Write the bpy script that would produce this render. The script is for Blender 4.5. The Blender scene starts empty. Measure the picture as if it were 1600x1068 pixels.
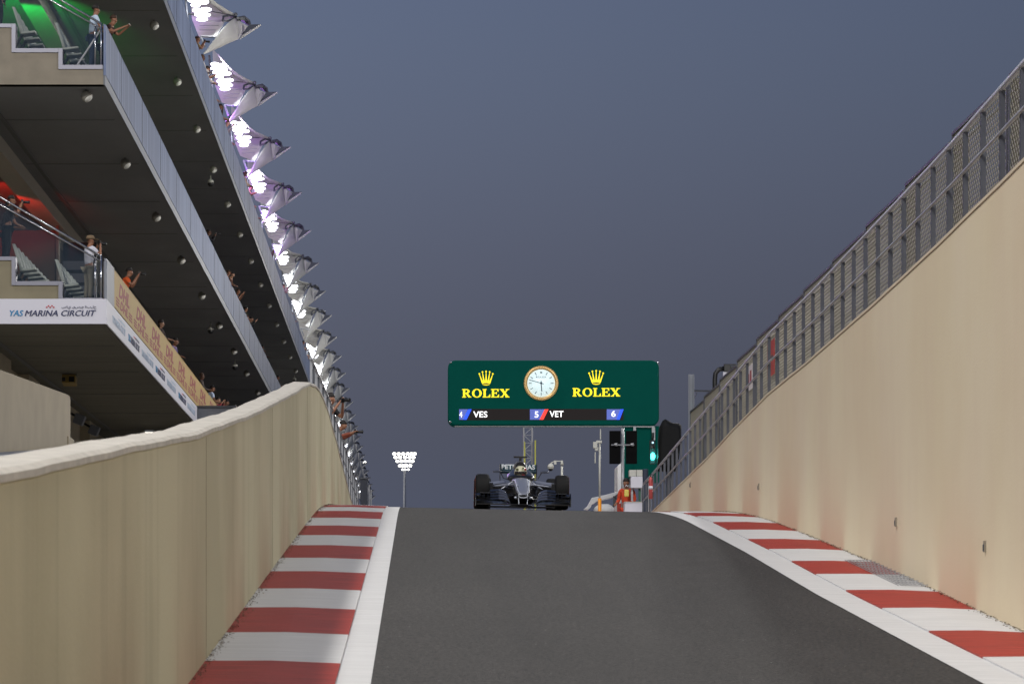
import bpy, bmesh, math, random
from mathutils import Vector, Matrix
random.seed(7)
R = math.radians
C = bpy.data.collections.new('scene'); bpy.context.scene.collection.children.link(C)
SC = bpy.context.scene

# ---------------------------------------------------------------- camera
F, VX, VY = 4667.0, 654.0, 1048.0          # focal length in pixels and vanishing point of the track axis in the photograph
cam = bpy.data.cameras.new('camera'); cam.lens = 105.0; cam.sensor_width = 36.0; cam.sensor_fit = 'HORIZONTAL'
cam.shift_x = (800-VX)/1600; cam.shift_y = (VY-534)/1600; cam.clip_end = 6000; cam.clip_start = 0.5
cam.dof.use_dof = True; cam.dof.focus_distance = 62; cam.dof.aperture_fstop = 8.0
co = bpy.data.objects.new('camera', cam); SC.collection.objects.link(co)
co.location = (0, 0, 0); co.rotation_euler = (R(90), 0, 0); SC.camera = co
# ---------------------------------------------------------------- view
SC.view_settings.view_transform = 'Standard'; SC.view_settings.look = 'None'
SC.view_settings.exposure = 0.0; SC.view_settings.gamma = 1.0
SC.cycles.max_bounces = 6; SC.cycles.diffuse_bounces = 3; SC.cycles.glossy_bounces = 3; SC.cycles.transparent_max_bounces = 12
# ---------------------------------------------------------------- dusk sky
def s2l(c): return tuple(((x/255)/12.92 if x/255 <= .04045 else ((x/255+.055)/1.055)**2.4) for x in c)
world = bpy.data.worlds.new('World'); SC.world = world; world.use_nodes = True
wn = world.node_tree.nodes; wl = world.node_tree.links; bg = wn['Background']
tc = wn.new('ShaderNodeTexCoord'); sep = wn.new('ShaderNodeSeparateXYZ'); wl.new(tc.outputs['Generated'], sep.inputs[0])
rp = wn.new('ShaderNodeValToRGB'); wl.new(sep.outputs['Z'], rp.inputs[0])
rp.color_ramp.interpolation = 'B_SPLINE'
els = rp.color_ramp.elements
while len(els) > 1: els.remove(els[0])
stops = [(0.0, (80, 87, 108)), (.05, (80, 85, 102)), (.085, (81, 84, 98)), (.14, (91, 96, 114)), (.19, (95, 105, 127)), (.24, (95, 107, 133)), (.5, (70, 86, 125)), (1.0, (48, 62, 100))]
els[0].position = 0; els[0].color = s2l(stops[0][1])+(1,)
for p, c in stops[1:]:
    e = els.new(p); e.color = s2l(c)+(1,)
# after-glow of the set sun: slightly brighter to the left of the track
mp = wn.new('ShaderNodeMapRange'); wl.new(sep.outputs['X'], mp.inputs['Value'])
mp.inputs['From Min'].default_value = -.1; mp.inputs['From Max'].default_value = .22
mp.inputs['To Min'].default_value = 1.10; mp.inputs['To Max'].default_value = .74
wl.new(rp.outputs[0], bg.inputs['Color']); wl.new(mp.outputs[0], bg.inputs['Strength'])
# ---------------------------------------------------------------- key light (one sun lamp)
SUN_EL, SUN_AZ = 60, 24      # azimuth: degrees from straight left towards the camera's back
sl = bpy.data.lights.new('key_light', 'SUN'); sl.energy = 1.0; sl.angle = R(5); sl.color = (1.0, .95, .88)
so = bpy.data.objects.new('key_light', sl); SC.collection.objects.link(so)
dv = Vector((-math.cos(R(SUN_EL))*math.cos(R(SUN_AZ)), -math.cos(R(SUN_EL))*math.sin(R(SUN_AZ)), math.sin(R(SUN_EL))))
so.rotation_euler = dv.to_track_quat('Z', 'Y').to_euler()

# ---------------------------------------------------------------- helpers
def W(px, py, d): return Vector(((px-VX)*d/F, d, (VY-py)*d/F))
def WX(px, py, X):
    d = F*X/(px-VX); return Vector((X, d, (VY-py)*d/F))
MATS = {}
def mat(name, col, rough=.6, metal=0.0, var=0.0, scale=3.0, stretch=(1, 1, 1), bump=0.0, bscale=40, emit=None, es=1.0, srgb=True, col2=None, detail=5, alpha=1.0, spec=None, coat=0):
    if name in MATS: return MATS[name]
    m = bpy.data.materials.new(name); m.use_nodes = True; n = m.node_tree.nodes; l = m.node_tree.links
    b = n['Principled BSDF']; c = s2l(col) if srgb else col
    b.inputs['Base Color'].default_value = (*c, 1); b.inputs['Roughness'].default_value = rough; b.inputs['Metallic'].default_value = metal
    if spec is not None: b.inputs['Specular IOR Level'].default_value = spec
    if coat: b.inputs['Coat Weight'].default_value = coat; b.inputs['Coat Roughness'].default_value = .08
    if alpha < 1: b.inputs['Alpha'].default_value = alpha
    if emit:
        b.inputs['Emission Color'].default_value = (*s2l(emit), 1); b.inputs['Emission Strength'].default_value = es
    g = n.new('ShaderNodeNewGeometry'); v = n.new('ShaderNodeVectorMath'); v.operation = 'MULTIPLY'; v.inputs[1].default_value = stretch
    l.new(g.outputs['Position'], v.inputs[0])
    if var or col2:
        t = n.new('ShaderNodeTexNoise'); t.inputs['Scale'].default_value = scale; t.inputs['Detail'].default_value = detail; l.new(v.outputs[0], t.inputs['Vector'])
        cr = n.new('ShaderNodeValToRGB'); l.new(t.outputs['Fac'], cr.inputs[0])
        c2 = (s2l(col2) if srgb else col2) if col2 else tuple(x*(1-var) for x in c)
        c1 = c if col2 else tuple(min(1, x*(1+var)) for x in c)
        cr.color_ramp.elements[0].position = .35; cr.color_ramp.elements[0].color = (*c2, 1)
        cr.color_ramp.elements[1].position = .65; cr.color_ramp.elements[1].color = (*c1, 1)
        l.new(cr.outputs[0], b.inputs['Base Color'])
    if bump:
        t2 = n.new('ShaderNodeTexNoise'); t2.inputs['Scale'].default_value = bscale; t2.inputs['Detail'].default_value = 4; l.new(v.outputs[0], t2.inputs['Vector'])
        bp = n.new('ShaderNodeBump'); bp.inputs['Strength'].default_value = bump; bp.inputs['Distance'].default_value = .02; l.new(t2.outputs['Fac'], bp.inputs['Height']); l.new(bp.outputs[0], b.inputs['Normal'])
    MATS[name] = m; return m

LOC = {}
class MB:
    def __init__(s): s.bm = bmesh.new()
    def _q(s, vs, faces, mi):
        v = [s.bm.verts.new(p) for p in vs]
        for f in faces:
            try: fc = s.bm.faces.new([v[i] for i in f]); fc.material_index = mi
            except ValueError: pass
        return v
    def box(s, x0, x1, y0, y1, z0, z1, mi=0):
        vs = [(x, y, z) for z in (z0, z1) for y in (y0, y1) for x in (x0, x1)]
        s._q(vs, [(0, 2, 3, 1), (4, 5, 7, 6), (0, 1, 5, 4), (2, 6, 7, 3), (0, 4, 6, 2), (1, 3, 7, 5)], mi); return s
    def hexa(s, p, mi=0):   # eight corners ordered like box
        s._q(p, [(0, 2, 3, 1), (4, 5, 7, 6), (0, 1, 5, 4), (2, 6, 7, 3), (0, 4, 6, 2), (1, 3, 7, 5)], mi); return s
    def rbox(s, c, size, rot=(0, 0, 0), mi=0):
        from mathutils import Euler
        M = Matrix.Translation(c) @ Euler(rot).to_matrix().to_4x4()
        a, b, d = (x/2 for x in size)
        vs = [M @ Vector((x, y, z)) for z in (-d, d) for y in (-b, b) for x in (-a, a)]
        return s.hexa(vs, mi)
    def tube(s, pts, r, n=8, mi=0, caps=True, radii=None):
        pts = [Vector(p) for p in pts]; rings = []; prev = None
        for i, p in enumerate(pts):
            t = (pts[min(i+1, len(pts)-1)]-pts[max(i-1, 0)]).normalized()
            if prev is None: a = t.orthogonal().normalized()
            else: a = (prev-t*prev.dot(t)).normalized()
            prev = a; b = t.cross(a); rr = radii[i] if radii else r
            rings.append([s.bm.verts.new(p+rr*(math.cos(2*math.pi*k/n)*a+math.sin(2*math.pi*k/n)*b)) for k in range(n)])
        for i in range(len(rings)-1):
            for k in range(n):
                f = s.bm.faces.new((rings[i][k], rings[i][(k+1) % n], rings[i+1][(k+1) % n], rings[i+1][k])); f.material_index = mi; f.smooth = n > 6
        if caps:
            for rg, fl in ((rings[0], 1), (rings[-1], 0)):
                f = s.bm.faces.new(rg[::-1] if fl else rg); f.material_index = mi
        return s
    def loft(s, rings, mi=0, smooth=True, caps=True, close=True):
        rr = [[s.bm.verts.new(p) for p in r] for r in rings]; n = len(rr[0])
        for i in range(len(rr)-1):
            for k in range(n if close else n-1):
                f = s.bm.faces.new((rr[i][k], rr[i][(k+1) % n], rr[i+1][(k+1) % n], rr[i+1][k])); f.material_index = mi; f.smooth = smooth
        if caps and close:
            for q in (rr[0][::-1], rr[-1]):
                try: s.bm.faces.new(q).material_index = mi
                except ValueError: pass
        return s
    def prism(s, poly, off, mi=0):
        poly = [Vector(p) for p in poly]; off = Vector(off); n = len(poly)
        a = [s.bm.verts.new(p) for p in poly]; b = [s.bm.verts.new(p+off) for p in poly]
        s.bm.faces.new(a).material_index = mi; s.bm.faces.new(b[::-1]).material_index = mi
        for k in range(n): s.bm.faces.new((a[k], b[k], b[(k+1) % n], a[(k+1) % n])).material_index = mi
        return s
    def sphere(s, c, r, sc=(1, 1, 1), u=12, v=8, mi=0):
        c = Vector(c); rg = []
        for i in range(1, v):
            th = math.pi*i/v
            rg.append([c+Vector((r*sc[0]*math.sin(th)*math.cos(2*math.pi*k/u), r*sc[1]*math.sin(th)*math.sin(2*math.pi*k/u), r*sc[2]*math.cos(th))) for k in range(u)])
        return s.loft(rg, mi)
    def lathe(s, prof, c, axis='x', n=28, mi=0, closed=False):   # prof: (axial, radius)
        c = Vector(c); rg = []
        for a, r in prof:
            ring = []
            for k in range(n):
                t = 2*math.pi*k/n; u, v = r*math.cos(t), r*math.sin(t)
                ring.append(c+(Vector((a, u, v)) if axis == 'x' else Vector((u, a, v)) if axis == 'y' else Vector((u, v, a))))
            rg.append(ring)
        return s.loft(rg, mi, caps=not closed)
    def text(s, txt, origin, xdir, updir, width=None, height=None, thick=.01, mi=0, fat=0.0, shear=0.0, align='CENTER'):
        cu = bpy.data.curves.new('t', 'FONT'); cu.body = txt; cu.align_x = align; cu.extrude = .5; cu.offset = fat; cu.shear = shear; cu.resolution_u = 3
        o = bpy.data.objects.new('t', cu); me = bpy.data.meshes.new_from_object(o)
        xs = [v.co.x for v in me.vertices]; ys = [v.co.y for v in me.vertices]
        x0, x1, y0, y1 = min(xs), max(xs), min(ys), max(ys)
        sx = width/(x1-x0) if width else None; sy = height/(y1-y0) if height else None
        sx = sx or sy; sy = sy or sx
        xd = Vector(xdir).normalized(); up = Vector(updir).normalized(); nn = xd.cross(up)
        cx = (x0+x1)/2 if align == 'CENTER' else x0
        for v in me.vertices:
            p = Vector(origin)+xd*(v.co.x-cx)*sx+up*(v.co.y-(y0+y1)/2)*sy+nn*(v.co.z*thick)
            v.co = p
        nf = len(s.bm.faces); s.bm.from_mesh(me); s.bm.faces.ensure_lookup_table()
        for f in s.bm.faces[nf:]: f.material_index = mi
        bpy.data.objects.remove(o); bpy.data.curves.remove(cu); bpy.data.meshes.remove(me); return s
    def build(s, name, m, parent=None, bevel=0, smooth=False, norm=True):
        me = bpy.data.meshes.new(name)
        if norm: bmesh.ops.recalc_face_normals(s.bm, faces=s.bm.faces)
        base = Vector((0, 0, 0)); q = parent
        while q is not None: base += LOC.get(q.name, Vector()); q = q.parent
        if base.length > 0: bmesh.ops.translate(s.bm, verts=s.bm.verts, vec=-base)
        if smooth:
            for f in s.bm.faces: f.smooth = True
        s.bm.to_mesh(me); s.bm.free()
        for x in (m if isinstance(m, (list, tuple)) else [m]): me.materials.append(x)
        o = bpy.data.objects.new(name, me); C.objects.link(o)
        if parent is not None: o.parent = parent
        if bevel:
            b = o.modifiers.new('bevel', 'BEVEL'); b.width = bevel; b.segments = 2; b.limit_method = 'ANGLE'; b.angle_limit = R(35)
        return o
def thing(name, label, cat, loc=(0, 0, 0), group=None):
    o = bpy.data.objects.new(name, None); C.objects.link(o); o.location = loc; o.empty_display_size = .2
    LOC[o.name] = Vector(loc); o['label'] = label; o['category'] = cat
    if group: o['group'] = group
    return o
def tag(o, label, cat, group=None):
    o['label'] = label; o['category'] = cat
    if group: o['group'] = group
    return o
def struct(o): o['kind'] = 'structure'; return o
def dup(root, loc, label=None, group=None, rot=None):
    def cp(o, par):
        c = o.copy(); C.objects.link(c); c.parent = par
        for ch in o.children: cp(ch, c)
        return c
    r = cp(root, None); r.location = loc
    if rot is not None: r.rotation_euler = rot
    if label: r['label'] = label
    if group: r['group'] = group
    return r
ORD = ['first', 'second', 'third', 'fourth', 'fifth', 'sixth', 'seventh', 'eighth', 'ninth', 'tenth', 'eleventh', 'twelfth', 'thirteenth', 'fourteenth', 'fifteenth', 'sixteenth', 'seventeenth', 'eighteenth', 'nineteenth', 'twentieth', 'twenty-first', 'twenty-second', 'twenty-third', 'twenty-fourth', 'twenty-fifth', 'twenty-sixth']

# ---------------------------------------------------------------- materials
M_asph = mat('asphalt', (53, 51, 49), .8, var=.75, scale=34, bump=.5, bscale=70, detail=8)
def asphalt_wear(m):
    n = m.node_tree.nodes; l = m.node_tree.links; b = n['Principled BSDF']; src = b.inputs['Base Color'].links[0].from_socket
    g = n.new('ShaderNodeNewGeometry'); fac = None; col = src
    for st, sc, lo, hi, dark in (((1.6, .035, 1), 1.0, .36, .6, .84), ((.5, .16, 1), 1.0, .4, .62, .86), ((1, 1, 1), 9.0, .3, .7, .86)):
        v = n.new('ShaderNodeVectorMath'); v.operation = 'MULTIPLY'; v.inputs[1].default_value = st; l.new(g.outputs['Position'], v.inputs[0])
        t = n.new('ShaderNodeTexNoise'); t.inputs['Scale'].default_value = sc; t.inputs['Detail'].default_value = 6; l.new(v.outputs[0], t.inputs['Vector'])
        cr = n.new('ShaderNodeValToRGB'); l.new(t.outputs['Fac'], cr.inputs[0]); cr.color_ramp.elements[0].position = lo; cr.color_ramp.elements[1].position = hi
        cr.color_ramp.elements[0].color = (dark, dark, dark, 1); cr.color_ramp.elements[1].color = (1, 1, 1, 1)
        mx = n.new('ShaderNodeMix'); mx.data_type = 'RGBA'; mx.blend_type = 'MULTIPLY'; mx.inputs['Factor'].default_value = 1
        l.new(col, mx.inputs['A']); l.new(cr.outputs[0], mx.inputs['B']); col = mx.outputs['Result']
    # pale chips of aggregate
    vo = n.new('ShaderNodeTexVoronoi'); vo.inputs['Scale'].default_value = 5.0; l.new(g.outputs['Position'], vo.inputs['Vector'])
    lt = n.new('ShaderNodeMath'); lt.operation = 'LESS_THAN'; lt.inputs[1].default_value = .035; l.new(vo.outputs['Distance'], lt.inputs[0])
    mx = n.new('ShaderNodeMix'); mx.data_type = 'RGBA'; l.new(lt.outputs[0], mx.inputs['Factor']); l.new(col, mx.inputs['A']); mx.inputs['B'].default_value = (.32, .31, .3, 1)
    l.new(mx.outputs['Result'], b.inputs['Base Color'])
asphalt_wear(M_asph)
M_white = mat('white_paint', (197, 197, 197), .6, var=.09, scale=3, stretch=(.5, 9, 1), bump=.3, bscale=18, detail=9)
M_red = mat('red_paint', (150, 46, 32), .6, var=.34, scale=3, stretch=(.6, 12, 1), bump=.3, bscale=18, detail=9)
M_cream = mat('cream_render', (206, 190, 164), .85, col2=(201, 186, 162), scale=.8, stretch=(1, .9, .5), bump=.1, bscale=30)
M_sand = mat('sand_grime', (110, 100, 84), .95, var=.3, scale=12)
M_conc = mat('concrete', (134, 126, 112), .8, var=.08, scale=2, bump=.15, bscale=20)
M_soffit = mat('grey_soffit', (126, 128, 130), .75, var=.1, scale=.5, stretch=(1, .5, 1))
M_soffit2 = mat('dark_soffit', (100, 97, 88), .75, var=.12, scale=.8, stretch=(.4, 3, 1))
M_steel = mat('galvanised_steel', (160, 162, 166), .42, metal=.3, var=.1, scale=8)
M_dsteel = mat('dark_steel', (84, 86, 92), .5, metal=.5, var=.1, scale=6)
M_post = mat('post_steel', (84, 86, 94), .5, metal=.3, var=.08, scale=5)
M_chrome = mat('bright_steel', (210, 212, 216), .2, metal=1)
M_black = mat('black_plastic', (22, 22, 24), .45)
M_rubber = mat('tyre_rubber', (8, 8, 9), .75, spec=.25, bump=.1, bscale=40)
M_greyp = mat('grey_panel', (120, 124, 134), .5, var=.05)
M_beige = mat('beige_wall', (168, 156, 134), .8, var=.06, scale=1.5)
M_wboard = mat('white_board', (205, 204, 214), .5)
M_fabric = mat('white_membrane', (216, 215, 210), .75, var=.04, scale=1.5)
def translucent(m, f=.4):
    n = m.node_tree.nodes; l = m.node_tree.links; b = n['Principled BSDF']; out = n['Material Output']
    t = n.new('ShaderNodeBsdfTranslucent'); t.inputs['Color'].default_value = (.62, .61, .6, 1); mx = n.new('ShaderNodeMixShader'); mx.inputs[0].default_value = f
    l.new(b.outputs[0], mx.inputs[1]); l.new(t.outputs[0], mx.inputs[2]); l.new(mx.outputs[0], out.inputs['Surface'])
M_roof = mat('roof_sheet', (196, 195, 190), .75, var=.04, scale=1.5)
translucent(M_fabric)
M_mirror = mat('glass_pane', (60, 75, 90), .06, alpha=.22)

def stained(name, base, stain, rough=.85, sy=2.2, sz=.12, amount=.6, patch=None, lo=.38, hi=.62):
    m = mat(name, base, rough, bump=.12, bscale=35); n = m.node_tree.nodes; l = m.node_tree.links; b = n['Principled BSDF']
    g = n.new('ShaderNodeNewGeometry'); v = n.new('ShaderNodeVectorMath'); v.operation = 'MULTIPLY'; v.inputs[1].default_value = (1, sy, sz); l.new(g.outputs['Position'], v.inputs[0])
    t = n.new('ShaderNodeTexNoise'); t.inputs['Scale'].default_value = 1.0; t.inputs['Detail'].default_value = 7; t.inputs['Roughness'].default_value = .62; l.new(v.outputs[0], t.inputs['Vector'])
    cr = n.new('ShaderNodeValToRGB'); l.new(t.outputs['Fac'], cr.inputs[0]); cr.color_ramp.elements[0].position = lo; cr.color_ramp.elements[1].position = hi
    a = s2l(base); c = s2l(stain); cr.color_ramp.elements[0].color = (*[x*amount+y*(1-amount) for x, y in zip(c, a)], 1); cr.color_ramp.elements[1].color = (*a, 1)
    t2 = n.new('ShaderNodeTexNoise'); t2.inputs['Scale'].default_value = .35; t2.inputs['Detail'].default_value = 4; l.new(g.outputs['Position'], t2.inputs['Vector'])
    cr2 = n.new('ShaderNodeValToRGB'); l.new(t2.outputs['Fac'], cr2.inputs[0]); cr2.color_ramp.elements[0].position = .4; cr2.color_ramp.elements[1].position = .6
    cr2.color_ramp.elements[0].color = (*(s2l(patch) if patch else (1, 1, 1)), 1); cr2.color_ramp.elements[1].color = (1, 1, 1, 1)
    mx = n.new('ShaderNodeMix'); mx.data_type = 'RGBA'; mx.blend_type = 'MULTIPLY'; mx.inputs['Factor'].default_value = .6
    l.new(cr.outputs[0], mx.inputs['A']); l.new(cr2.outputs[0], mx.inputs['B']); l.new(mx.outputs['Result'], b.inputs['Base Color'])
    return m
M_lwall = stained('stained_cream_render', (186, 178, 146), (140, 130, 104), amount=.26, sy=1.9, sz=.07, patch=(214, 210, 200), lo=.30, hi=.46)
M_rwall = stained('patched_cream_render', (220, 206, 176), (214, 196, 170), amount=.7, sy=.45, sz=.1, patch=(248, 244, 238))

# facade glass: sky tint and vertical streaks of reflected light painted into the colour
def facade_mat():
    m = mat('facade_glass', (108, 118, 148), .55, metal=.0, spec=.35); n = m.node_tree.nodes; l = m.node_tree.links; b = n['Principled BSDF']
    g = n.new('ShaderNodeNewGeometry'); v = n.new('ShaderNodeVectorMath'); v.operation = 'MULTIPLY'; v.inputs[1].default_value = (1, 3.2, .06); l.new(g.outputs['Position'], v.inputs[0])
    t = n.new('ShaderNodeTexNoise'); t.inputs['Scale'].default_value = 1.0; t.inputs['Detail'].default_value = 3; l.new(v.outputs[0], t.inputs['Vector'])
    cr = n.new('ShaderNodeValToRGB'); l.new(t.outputs['Fac'], cr.inputs[0]); cr.color_ramp.elements[0].position = .35; cr.color_ramp.elements[1].position = .7
    cr.color_ramp.elements[0].color = (*s2l((88, 100, 128)), 1); cr.color_ramp.elements[1].color = (*s2l((124, 138, 170)), 1)
    l.new(cr.outputs[0], b.inputs['Base Color'])
    bp = n.new('ShaderNodeBump'); bp.inputs['Strength'].default_value = .5; bp.inputs['Distance'].default_value = .05; l.new(t.outputs['Fac'], bp.inputs['Height']); l.new(bp.outputs[0], b.inputs['Normal'])
    return m
M_glass = facade_mat()

# ================================================================ GROUND, ROAD, KERBS
D0, RV, G0, H0 = 47.8, 231.0, .096, 2.16
ZF = -H0+G0*70-(70-D0)**2/(2*RV)
def zr(d):
    if d < D0: return -H0+G0*d
    if d < 70: return -H0+G0*d-(d-D0)**2/(2*RV)
    return ZF
def zc(x, d): return zr(d)-.0188*(x+.5)          # with cross fall
XL = -1.7
def lerp(tab, d):
    if d <= tab[0][0]: return tab[0][1]
    for (a, va), (b, vb) in zip(tab, tab[1:]):
        if d <= b: return va+(vb-va)*(d-a)/(b-a)
    return tab[-1][1]
XLF = lambda d: lerp([(0, -1.58), (22, -1.632), (27, -1.65), (36, -1.685), (46, -1.71), (60, -1.72), (130, -1.72)], d)      # left wall face
XA = lambda d: lerp([(0, 4.1), (22, 4.24), (32, 4.26), (40, 4.38), (50, 4.42), (60, 4.4), (400, 4.4)], d)      # right asphalt edge
XR = lambda d: lerp([(0, 5.2), (20, 5.36), (27, 5.5), (32.6, 5.66), (38, 5.76), (45, 5.84), (60, 5.87), (400, 5.87)], d)   # right wall face
ds = [-30+i*2.0 for i in range(16)]+[2+i*1.0 for i in range(90)]+[92+i*12 for i in range(26)]
def strip(name, xa, xb, dz, m, d0=-30, d1=420, nx=1):
    b = MB(); dd = [d for d in ds if d0 <= d <= d1]
    rows = [[b.bm.verts.new((xa(d)+(xb(d)-xa(d))*k/nx, d, zc(xa(d)+(xb(d)-xa(d))*k/nx, d)+dz)) for k in range(nx+1)] for d in dd]
    for r0, r1 in zip(rows, rows[1:]):
        for k in range(nx): f = b.bm.faces.new((r0[k], r0[k+1], r1[k+1], r1[k])); f.smooth = True
    return b.build(name, m, norm=False)
struct(strip('road', lambda d: -.45, lambda d: XA(d)+.1, 0, M_asph, nx=3))
struct(strip('road_line', lambda d: -.62, lambda d: -.345, .006, M_white))
struct(strip('road_line', lambda d: XA(d), lambda d: XA(d)+.40, .006, M_white))
# kerbs: raised slabs with red and white painted blocks
def kerb(xa, xb, far0, period, length, dz):
    b = MB(); edges = []
    d = -25.0
    k0 = math.floor((-25-far0)/period)
    segs = []
    for k in range(k0, 30):
        f = far0+period*k; segs.append((f-length, f, 1)); segs.append((f, f+period-length, 0))
    for a, e, mi in segs:
        n = max(1, int((e-a)/.9)); pts = [a+(e-a)*i/n for i in range(n+1)]
        for u, v in zip(pts, pts[1:]):
            z = lambda x, d, t: zc(x, d)+dz+t
            for x0f, x1f, t0, t1 in ((xa, lambda d: xa(d)+(xb(d)-xa(d))*.5, 0, .012), (lambda d: xa(d)+(xb(d)-xa(d))*.5, xb, .012, 0)):
                vs = [b.bm.verts.new(p) for p in ((x0f(u), u, z(x0f(u), u, t0)), (x1f(u), u, z(x1f(u), u, t1)), (x1f(v), v, z(x1f(v), v, t1)), (x0f(v), v, z(x0f(v), v, t0)))]
                f_ = b.bm.faces.new(vs); f_.material_index = mi
            for x in (xa, xb):
                vs = [b.bm.verts.new(p) for p in ((x(u), u, zc(x(u), u)-.02), (x(v), v, zc(x(v), v)-.02), (x(v), v, zc(x(v), v)+dz), (x(u), u, zc(x(u), u)+dz))]
                b.bm.faces.new(vs).material_index = mi
    return struct(b.build('kerb', [M_white, M_red], norm=False))
kerb(lambda d: XLF(d)-.03, lambda d: -.60, 22.9, 5.47, 2.85, .022)
kerb(lambda d: XA(d)+.385, lambda d: XR(d)+.03, 21.75, 5.38, 2.62, .022)
# terrain both sides and to the horizon
def ground():
    b = MB()
    dd = [-60]+[d for d in ds if d <= 400]+[800, 3000]
    rows = []
    for d in dd:
        zl = min(zr(max(d, -10)), ZF)-.05
        rt = lerp([(20, 4.3), (50, 4.2), (61, 3.95), (75, ZF), (400, ZF)], d)
        zz = [(-2500, min(zl+1.0, ZF)), (-60, zl+.3), (-6.3, zl), (-1.86, zl), (-1.8, zl-.12), (XR(d)+.12, zc(5.8, d)-.15), (XR(d)+.16, rt), (9, rt), (60, rt), (2500, rt)]
        rows.append([b.bm.verts.new((x, d, z)) for x, z in zz])
    for r0, r1 in zip(rows, rows[1:]):
        for k in range(len(r0)-1): b.bm.faces.new((r0[k], r0[k+1], r1[k+1], r1[k]))
    return struct(b.build('ground', mat('ground_paving', (142, 138, 128), .85, var=.15, scale=1.5), norm=False))
ground()
# grit gathered along the foot of both walls
def grit():
    b = MB()
    for side in (0, 1):
        for i in range(4200):
            d = 8+62*random.random()**1.3
            off = abs(random.gauss(0, .035))
            x = XLF(d)+.01+off if side == 0 else XR(d)-.01-off
            s = random.uniform(.004, .013)*(1.2 if side else 1)
            p = Vector((x, d, zc(x, d)+.028+s*.3))
            b._q([p+Vector((random.uniform(-s, s), random.uniform(-s, s)*1.6, random.uniform(0, s))) for _ in range(4)]+[], [(0, 1, 2), (0, 2, 3), (0, 3, 1), (1, 3, 2)], 0)
    o = b.build('wall_foot_grit', M_sand); o['kind'] = 'stuff'; o['label'] = 'sandy grit and dirt gathered along the foot of the walls'; o['category'] = 'grit'
grit()

# ================================================================ RAMP WALLS
LT = [(-20, -1.2), (0, -.3), (12.1, .80), (22.4, 1.77), (31.2, 2.7), (36, 3.25), (40.9, 3.80), (44, 4.18), (47, 4.5), (49.5, 4.72), (51.5, 4.84), (54, 4.90), (57, 4.92), (61.5, 4.82), (76, 4.34), (95, 4.3), (400, 4.3)]
def wall_profile(tab, xf, thick, sgn, name, label, cat, m, mcap, d0, d1, capw, rough):
    t = thing(name, label, cat, (xf(d0), d0, zr(d0)))
    b = MB(); c = MB(); dd = []; d = d0
    while d < d1: dd.append(d); d += .5 if d < 70 else 6
    dd.append(d1); rb = []; rc = []
    for d in dd:
        x = xf(d); z1 = lerp(tab, d)+(.036 if sgn < 0 else 0)+rough*(math.sin(d*.83)+math.sin(d*1.9+1)+.7*math.sin(d*4.7+math.sin(d*.6)*3)+.4*math.sin(d*11))*.33
        z0 = zc(x, d)-.4
        rb.append([Vector((x, d, z0)), Vector((x, d, z1-.05)), Vector((x+sgn*thick, d, z1-.05)), Vector((x+sgn*thick, d, z0))])
        e = -sgn*.012
        rc.append([Vector((x+e, d, z1-.052)), Vector((x+e, d, z1-.02)), Vector((x+sgn*.02, d, z1)), Vector((x+sgn*(thick-.02), d, z1+.01)), Vector((x+sgn*thick-e, d, z1-.02)), Vector((x+sgn*thick-e, d, z1-.052))])
    b.loft(rb, smooth=False); c.loft(rc, smooth=False)
    b.build('wall_body', m, t); c.build('coping', mcap, t)
    return t
M_cap = mat('pale_coping', (178, 173, 163), .85, var=.12, scale=6, bump=.3, bscale=12)
wall_profile(LT, XLF, .27, -1, 'retaining_wall', 'low cream ramp wall streaked with dark stains, left of the road', 'wall', M_lwall, M_cap, -8, 130, .27, .009)
RT = [(-20, 4.69), (50, 4.67), (56, 4.52), (61, 4.36), (68, 4.2), (75, 4.02), (90, 3.9)]
wall_profile(RT, XR, .25, 1, 'retaining_wall', 'tall smooth cream ramp wall carrying the steel railing, right of the road', 'wall', M_rwall, M_cream, -8, 78, .25, .004)
for i, d in enumerate((23.0, 34.3, 46.0)):
    b = MB(); b.box(XLF(d)-.002, XLF(d)+.002, d-.004, d+.004, zc(XL, d)+.02, lerp(LT, d)-.03)
    tag(b.build('movement_joint', mat('joint_sealant', (128, 118, 96), .8)), ['nearest', 'middle', 'farthest'][i]+' thin dark vertical joint line in the left ramp wall', 'joint', 'joints in the left ramp wall')
# weep-hole outlets
for i, (px, py) in enumerate([(1533, 853), (1396, 815), (1186, 760), (1078, 757)]):
    p = W(px, py, {0: 29.3, 1: 35.7, 2: 51.3, 3: 64.4}[i]); x = XR(p.y)
    b = MB(); b.box(x-.022, x+.01, p.y-.028, p.y+.028, p.z-.055, p.z+.055); b.box(x-.03, x-.021, p.y-.018, p.y+.018, p.z-.045, p.z+.02, 1)
    tag(b.build('drain_outlet', [M_conc, M_dsteel]), ORD[i]+' small drain outlet from the right on the face of the tall wall', 'drain outlet', 'drain outlets on the right wall')
# drain grate in the right kerb
b = MB()
g0, g1 = 33.2, 38.0
for k in range(8):
    x0 = lambda d: XR(d)-.34+.042*k
    b.hexa([(x0(g0), g0, zc(5.4, g0)+.036), (x0(g0)+.006, g0, zc(5.4, g0)+.036), (x0(g1), g1, zc(5.4, g1)+.036), (x0(g1)+.006, g1, zc(5.4, g1)+.036), (x0(g0), g0, zc(5.4, g0)+.044), (x0(g0)+.006, g0, zc(5.4, g0)+.044), (x0(g1), g1, zc(5.4, g1)+.044), (x0(g1)+.006, g1, zc(5.4, g1)+.044)])
for k in range(14):
    d = g0+.05+(g1-g0-.1)*k/13; b.rbox((XR(d)-.155, d, zc(5.4, d)+.040), (.31, .03, .008))
tag(b.build('drain_grate', M_steel), 'grey mesh drain grate lying over the right kerb at the wall foot', 'grate')

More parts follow.
